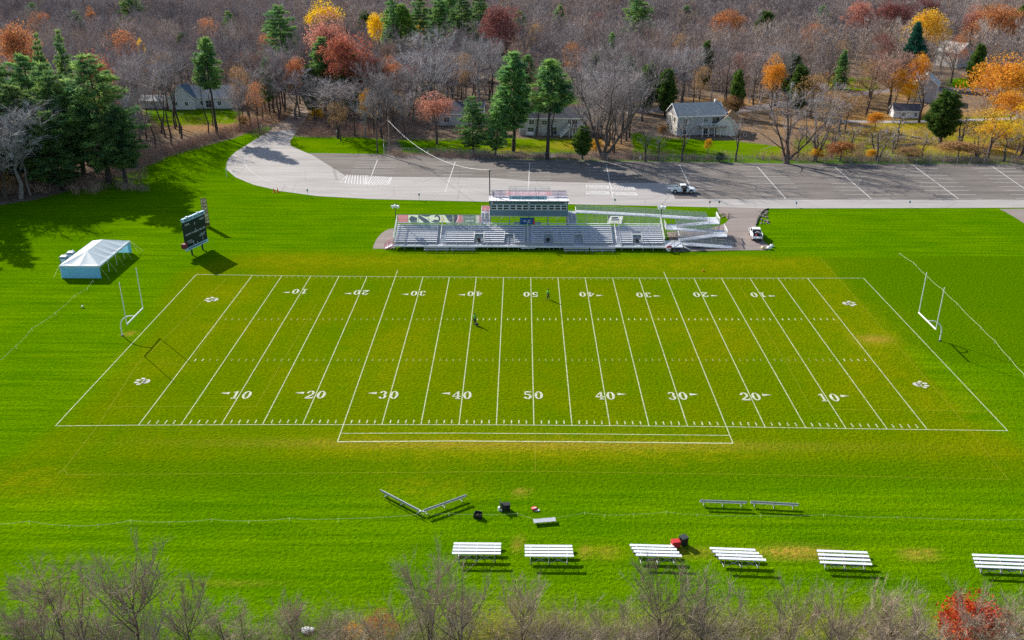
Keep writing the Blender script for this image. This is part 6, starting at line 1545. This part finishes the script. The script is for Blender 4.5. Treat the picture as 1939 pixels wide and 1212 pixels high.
# bare trees one can tell apart
for kind, px, base, top, w, lab in [
    ('big', 1143, 302, 100, 128, 'very large many branched bare tree right of the tall pines'), ('vase', 1488, 310, 168, 120, 'vase shaped bare tree with many stems behind the fence'), ('vase', 1545, 306, 190, 90, 'rusty bare tree leaning right of the vase shaped tree'),
    ('thin', 1291, 306, 205, 60, 'thin dark bare tree in front of the grey house'), ('thin', 1393, 306, 212, 56, 'pale bare tree on the lawn right of the garage'), ('thin', 1222, 306, 240, 56, 'small bare tree left of the grey house lawn'), ('thin', 1246, 306, 246, 40, 'slim bare tree at the left edge of the green lawn'),
    ('grey0', 40, 376, 205, 150, 'large silver grey bare tree in front of the left pines'), ('grey1', 820, 240, 62, 118, 'broad grey brown bare dome above the pink tree'), ('grey0', 905, 225, 72, 90, 'pale grey bare dome left of the tall pines'),
    ('thin', 715, 290, 150, 40, 'tall pale trunked bare tree at the right of the grassy mound'), ('open', 1660, 304, 235, 100, 'low crooked bare tree with dark forked limbs in the yard'), ('open', 1818, 278, 208, 84, 'dark limbed bare tree right of the cedar'), ('thin', 1216, 230, 152, 56, 'small bare tree on the far lawn left of the grey house'),
    ('thin', 1800, 158, 92, 36, 'small bare tree before the upper gabled house'), ('russet0', 1640, 218, 106, 88, 'left twin bare tree with golden leaves below it'), ('russet1', 1682, 216, 104, 84, 'right twin bare tree beside the chimney house'), ('thin', 1740, 232, 120, 60, 'bare tree half covering the chimney house'),
    ('stand', 640, 262, 150, 80, 'dark bare tree at the back of the grassy mound'), ('stand', 672, 258, 160, 70, 'slim bare tree in the middle of the mound woods'), ('grey1', 560, 226, 130, 90, 'grey bare tree beside the woods road')]:
    T('bare_tree', kind, px, base, top, w, lab)
for i, (px, pt, w, leaf) in enumerate([(300, 95, 46, 'tan'), (390, 30, 40, 'russet'), (450, 120, 40, 'tan'), (505, 60, 36, 'russet'), (480, 150, 36, 'russet'), (880, 95, 46, 'tan'), (1010, 40, 40, 'tan'), (1090, 75, 44, 'russet'), (1290, 60, 40, 'tan'), (1540, 40, 44, 'russet'), (1590, 70, 40, 'tan'), (1680, 60, 46, 'dark'), (1820, 60, 40, 'russet'), (1130, 20, 36, 'dark'), (70, 20, 40, 'russet'), (640, 190, 40, 'tan'), (770, 120, 50, 'dark'), (1330, 120, 36, 'tan')]):
    T('autumn_tree', 'leafsparse', px, None, pt, w, 'faded half bare rusty tree scattered in the grey woods', leaf, 'faded rusty trees in the woods', 13)
for i, (px, pt, w) in enumerate([(345, 60, 36), (430, 20, 34), (500, 110, 30), (690, 20, 34), (985, 20, 36), (1060, 10, 36), (1130, 95, 30), (1160, 60, 30), (1300, 10, 36), (1340, 75, 30), (1560, 10, 34), (1600, 95, 30), (1400, 130, 30), (60, 5, 36), (140, 20, 30), (1860, 80, 30)]):
    T('pine_tree', ['cedar', 'pine1', 'pinetall'][i % 3], px, None, pt, w, 'muted small evergreen scattered in the grey woods', None, 'small evergreens scattered in the woods', 12)
for px, py, h in ((-70, 398, 27), (-130, 412, 26), (-215, 432, 27), (-60, 372, 24)):
    tree('pine_tree', 'pine1', at(px, py), h, 11, 'pine at the left end of the dark stand, mostly out of the picture', 'tree', 'pines beyond the left edge')
for i, (px, py, pt, w, k) in enumerate([(596, 236, 150, 66, 'bare2'), (622, 252, 165, 64, 'bare4'), (656, 250, 158, 70, 'bare0'), (692, 261, 175, 66, 'grey1'), (724, 262, 160, 70, 'bare3'), (748, 248, 140, 76, 'bare5'), (768, 262, 178, 60, 'bare1'), (786, 238, 128, 74, 'grey0'), (476, 240, 150, 60, 'bare6'), (497, 228, 128, 70, 'bare2'), (520, 214, 116, 70, 'russet0'), (455, 246, 165, 54, 'bare4'), (540, 205, 105, 70, 'bare0')]):
    T('bare_tree', k, px, py, pt, w, 'leafless tree of the dense belt beside the woods road and the mound', None, 'leafless trees beside the woods road')
for i, (px, py, pt, w, k) in enumerate([(1510, 300, 232, 50, 'thin'), (1575, 298, 225, 60, 'open'), (1612, 290, 228, 50, 'thin'), (1690, 290, 240, 60, 'open'), (1745, 300, 250, 46, 'thin'), (1848, 302, 238, 60, 'open'), (1900, 306, 246, 56, 'thin'), (1600, 250, 180, 60, 'russet1'), (1562, 240, 160, 60, 'bare1'), (1700, 262, 205, 46, 'thin'), (1860, 250, 170, 50, 'russet0'), (1925, 290, 215, 60, 'bare2')]):
    T('bare_tree', k, px, py, pt, w, 'small leafless tree of the yards behind the right stretch of fence', None, 'small leafless trees of the right yards')
# the leafless woods: nearest trees one by one, the far mass as one
CLEAR = [[(258, 203), (470, 203), (470, 236), (300, 238)], [(745, 250), (975, 250), (985, 262), (1105, 262), (1105, 306), (745, 306)], [(1195, 236), (1240, 214), (1420, 204), (1490, 205), (1485, 312), (1195, 310)], [(1470, 214), (1600, 190), (1680, 165), (1990, 158), (2500, 230), (2400, 330), (1470, 315)],
         [(480, 262), (515, 240), (545, 208), (590, 205), (588, 230), (565, 256), (735, 268), (735, 300), (470, 290)], [(1780, 122), (1850, 122), (1860, 170), (1780, 170)], [(1560, 140), (1670, 140), (1670, 175), (1560, 175)], [(970, 178), (1110, 180), (1110, 205), (900, 215)], [(930, 250), (930, 200), (1100, 200), (1110, 262)], [(1190, 228), (1430, 214), (1430, 200), (1190, 210)], [(800, 250), (930, 250), (930, 215), (800, 215)]]
CL = [[at(x, y) for x, y in P] for P in CLEAR]; LW = [at(x, y) for x, y in LAWN_PX]
def inside(x, y, P):
    r = False; j = len(P) - 1
    for i in range(len(P)):
        if (P[i].y > y) != (P[j].y > y) and x < (P[j].x - P[i].x) * (y - P[i].y) / (P[j].y - P[i].y) + P[i].x: r = not r
        j = i
    return r
woods = []; Y = 68.0; wr = random.Random(21)
while Y < 720:
    s = 6.0 if Y < 260 else (8.5 if Y < 400 else 11.0); hw = (Y + 117) * .58 + 22; X = -hw
    while X < hw:
        x, y = X + wr.uniform(-.42, .42) * s, Y + wr.uniform(-.42, .42) * s; X += s
        if y < 112 and x > -80: continue
        if inside(x, y, LW) or any(inside(x, y, P) for P in CL): continue
        u, v = pj((x, y, 0))
        if u < -120 or u > 2060: continue
        if any(abs(x - kx) < kr * .95 and -20 - kh * .3 < y - ky < 4 for kx, ky, kr, kh in KEEP): continue
        woods.append((x, y, u, v))
    Y += s
woods.sort(key=lambda w: w[1] + abs(w[0]) * .15)
def zone(x, y, u, v):
    if u < 262: return 'grey brown bare tree in the woods behind the left pine stand'
    if u < 500: return 'slim bare trunk tree of the thicket around the white house at left' if v > 195 else 'purple grey bare tree in the woods above the white house'
    if u < 760: return 'bare tree of the brown woods around the road and the grassy mound'
    if u < 1110: return 'grey bare tree in the woods behind the tall pines and ranch house'
    if u < 1480: return 'grey bare tree of the hillside woods behind the grey house'
    return 'grey bare tree in the woods above the orange yards at right'
NI = 232
for x, y, u, v in woods[:NI]:
    z = zone(x, y, u, v); r = wr.random()
    k = 'stand' if (262 < u < 480 and v > 205) else ('russet%d' % wr.randrange(2) if r > .9 else ('grey%d' % wr.randrange(2) if r > .8 else 'bare%d' % wr.randrange(7)))
    if k == 'stand' and u < 480 and (wr.random() < .42): continue
    tree('bare_tree', k, (x, y), wr.uniform(20, 23) if k == 'stand' else wr.uniform(14.5, 19.5), wr.uniform(8.5, 12) * (.75 if k == 'stand' else 1), z, 'tree', z.replace('tree', 'trees', 1))
g = np.random.default_rng(5); tone = []; LOD = []
for i in range(6):
    g2 = np.random.default_rng(200 + i); tr_, br_, tips_ = skeleton(g2, 17, 10, 9, 6, .22, .25, 1, .5, .3)
    A_ = np.array([t[0] for t in tips_]); B_ = np.array([t[1] for t in tips_]); k = g2.integers(0, len(A_), len(A_) * 11); u = g2.uniform(.1, 1, len(k))[:, None]
    D = norm(B_[k] - A_[k]) * .8 + g2.normal(0, .5, (len(k), 3)); D[:, 2] += .35; a_ = Acc(); a_.add(*tr_.get())
    a_.add(*blades(A_, B_ - A_, np.linalg.norm(B_ - A_, axis=1), .12, g2)); a_.add(*blades(A_[k] + (B_[k] - A_[k]) * u, D, g2.uniform(.8, 2.0, len(k)), .085, g2)); LOD.append(a_.get())
FV, FF, off = [], [], 0
for x, y, u, v in woods[NI:]:
    V, F = LOD[g.integers(0, 6)]; a = g.uniform(0, 6.28); sx = g.uniform(.8, 1.12) * (1.12 if y > 260 else 1) * (1.25 if y > 400 else 1); sz = g.uniform(.65, 1.25); ca, sa = math.cos(a) * sx, math.sin(a) * sx
    FV.append(np.c_[V[:, 0] * ca - V[:, 1] * sa + x, V[:, 0] * sa + V[:, 1] * ca + y, V[:, 2] * sz]); FF.append(F + off); off += len(V); tone.append(np.full(len(V), np.clip(.5 + .3 * math.sin(x * .021 + 1.3 * math.sin(y * .017)) * math.cos(y * .027) + g.normal(0, .22), 0, 1)))
print('far trees', len(FV), 'faces', sum(map(len, FF)))
V, F = np.concatenate(FV), np.concatenate(FF)
def woods_mat():
    m = mat('far_bare_woods', (.2, .16, .16), .95, 0, .2, .05, spec=.1, island=.5); N, L = m.node_tree.nodes, m.node_tree.links
    at_ = N.new('ShaderNodeAttribute'); at_.attribute_name = 'tone'; cr_ = N.new('ShaderNodeValToRGB'); L.new(at_.outputs['Fac'], cr_.inputs[0])
    cr_.color_ramp.elements[0].color = (.175, .148, .148, 1); cr_.color_ramp.elements[1].color = (.5, .44, .4, 1)
    for p, c in ((.3, (.29, .245, .24, 1)), (.6, (.38, .33, .315, 1)), (.82, (.38, .27, .2, 1))): cr_.color_ramp.elements.new(p).color = c
    hs = [n for n in N if n.type == 'HUE_SAT'][0]; [L.remove(l) for l in list(hs.inputs['Color'].links)]; L.new(cr_.outputs[0], hs.inputs['Color']); return m
fw = raw('far_woods', V, F, woods_mat()); a_ = fw.data.attributes.new('tone', 'FLOAT', 'POINT'); a_.data.foreach_set('value', np.concatenate(tone).astype(np.float32)); tag(fw, kind='stuff')
# undergrowth
def brush(name, pts, n_each, h, w, m, seed):
    g = np.random.default_rng(seed); B = Acc()
    for x, y, r in pts:
        n = n_each; S = np.c_[x + g.normal(0, r, n), y + g.normal(0, r * .7, n), np.zeros(n)]; D = np.c_[g.normal(0, .45, (n, 2)), np.ones(n)]; hh = h * g.uniform(.35, 1.15, n) * g.uniform(.6, 1.2)
        B.add(*blades(S, D, hh, w * g.uniform(.6, 1.3, n), g)); k = g.integers(0, n, n * 3); Q = S[k] + norm(D[k]) * (hh[k] * g.uniform(.4, .95, n * 3))[:, None]
        B.add(*blades(Q, D[k] + g.normal(0, .7, (n * 3, 3)), hh[k] * g.uniform(.2, .45, n * 3), w * .7, g))
    return tag(raw(name, *B.get(), m), kind='stuff')
bg_ = random.Random(8); pts = []
for k in range(230):
    px = bg_.uniform(740, 2000); c = at(px, 300 + (px - 940) * .009); pts.append((c.x, c.y + bg_.uniform(-.5, 3.2), .7))
for k in range(200):
    t = bg_.random(); px = 255 + 240 * t; c = at(px, 318 - 75 * t); pts.append((c.x + bg_.uniform(-3, 1), c.y + bg_.uniform(0, 14), .9))
for k in range(120): c = at(bg_.uniform(-40, 260), bg_.uniform(335, 380)); pts.append((c.x, c.y + 5, .9))
for k in range(120): c = at(bg_.uniform(560, 735), bg_.uniform(240, 262)); pts.append((c.x, c.y + 1, .9))
for k in range(240): c = at(bg_.uniform(1490, 1980), bg_.uniform(250, 304)); pts.append((c.x, c.y, .8))
for k in range(420):
    px = bg_.uniform(480, 1130); c = at(px, bg_.uniform(196, 258)); 
    if not (540 < px < 600): pts.append((c.x, c.y, 1.0))
brush('hedge_brush', pts, 34, 2.1, .05, 'twig_brown', 3)
pts = []
for k in range(480): c = at(bg_.uniform(-60, 2000), bg_.uniform(1170, 1330)); pts.append((c.x, c.y - 1, .7))
for k in range(90): c = at(bg_.uniform(960, 1400), bg_.uniform(1170, 1280)); pts.append((c.x, c.y - 1, .7))
brush('foreground_scrub', pts, 55, 2.6, .02, 'twig_pale', 4)
# leafless saplings in front of the camera
for i, (px, top, Y, H, W, lab) in enumerate([(235, 1038, -65, 10.5, 7.0, 'tallest forked bare tree of the bottom left corner'), (110, 1088, -66, 9.5, 6.0, 'forked bare tree left of the tallest at the bottom left'), (30, 1105, -65, 8.5, 6.0, 'bare tree cut by the left edge at the bottom'), (335, 1098, -64, 8, 4.5, 'dark stemmed sapling right of the tallest at the bottom left'),
      (545, 1115, -63, 7, 3.2, 'single thin sapling above the pale boulder'), (450, 1150, -63, 6.5, 5, 'low spreading sapling left of the thin one at the bottom'), (805, 1058, -65, 9.5, 5.5, 'twin topped bare tree below the leftmost small bleacher'), (868, 1078, -66, 9.5, 5.5, 'bushy bare tree right of the twin topped one'), (988, 1082, -64, 8.5, 4, 'narrow bare tree between the first two small bleachers'),
      (1085, 1130, -66, 8.5, 6, 'rounded bare tree below the second small bleacher'), (1160, 1140, -64, 7, 5, 'low bare tree left of the pale forked tree at the bottom'), (1268, 1080, -65, 9.5, 6.5, 'pale forked bare tree below the red bin'), (1340, 1098, -66, 9.5, 6, 'pale bare tree right of the forked one below the red bin'), (1420, 1150, -65, 7.5, 5, 'low twiggy tree below the second slanted bleacher'),
      (1520, 1100, -65, 8.5, 5, 'thin pale bare tree below the dry orange strip'), (1600, 1120, -66, 8.5, 5, 'thin bare tree below the low bleacher'), (1690, 1142, -65, 8, 6, 'rounded twiggy tree left of the scarlet shrub'), (1765, 1130, -66, 9, 5, 'bare tree directly left of the scarlet shrub'), (1890, 1130, -65, 8, 6, 'twiggy tree right of the scarlet shrub'),
      (1955, 1150, -65, 7.5, 6, 'bare tree cut by the right edge at the bottom'), (640, 1165, -64, 6.5, 4.5, 'low sapling by the pale boulder at the bottom'), (180, 1150, -68, 9, 7, 'twiggy low tree in front at the bottom left'), (740, 1150, -67, 8.5, 5.5, 'twiggy tree above the pale orange shrub')]):
    p = atY(px, top, Y); k = p.z if p.z > 3 else H
    tree('bare_tree', 'fore%d' % (i % 4), (p.x, Y), max(4.2, p.z - 1.2), W, lab, 'tree', 'leafless saplings along the bottom edge')
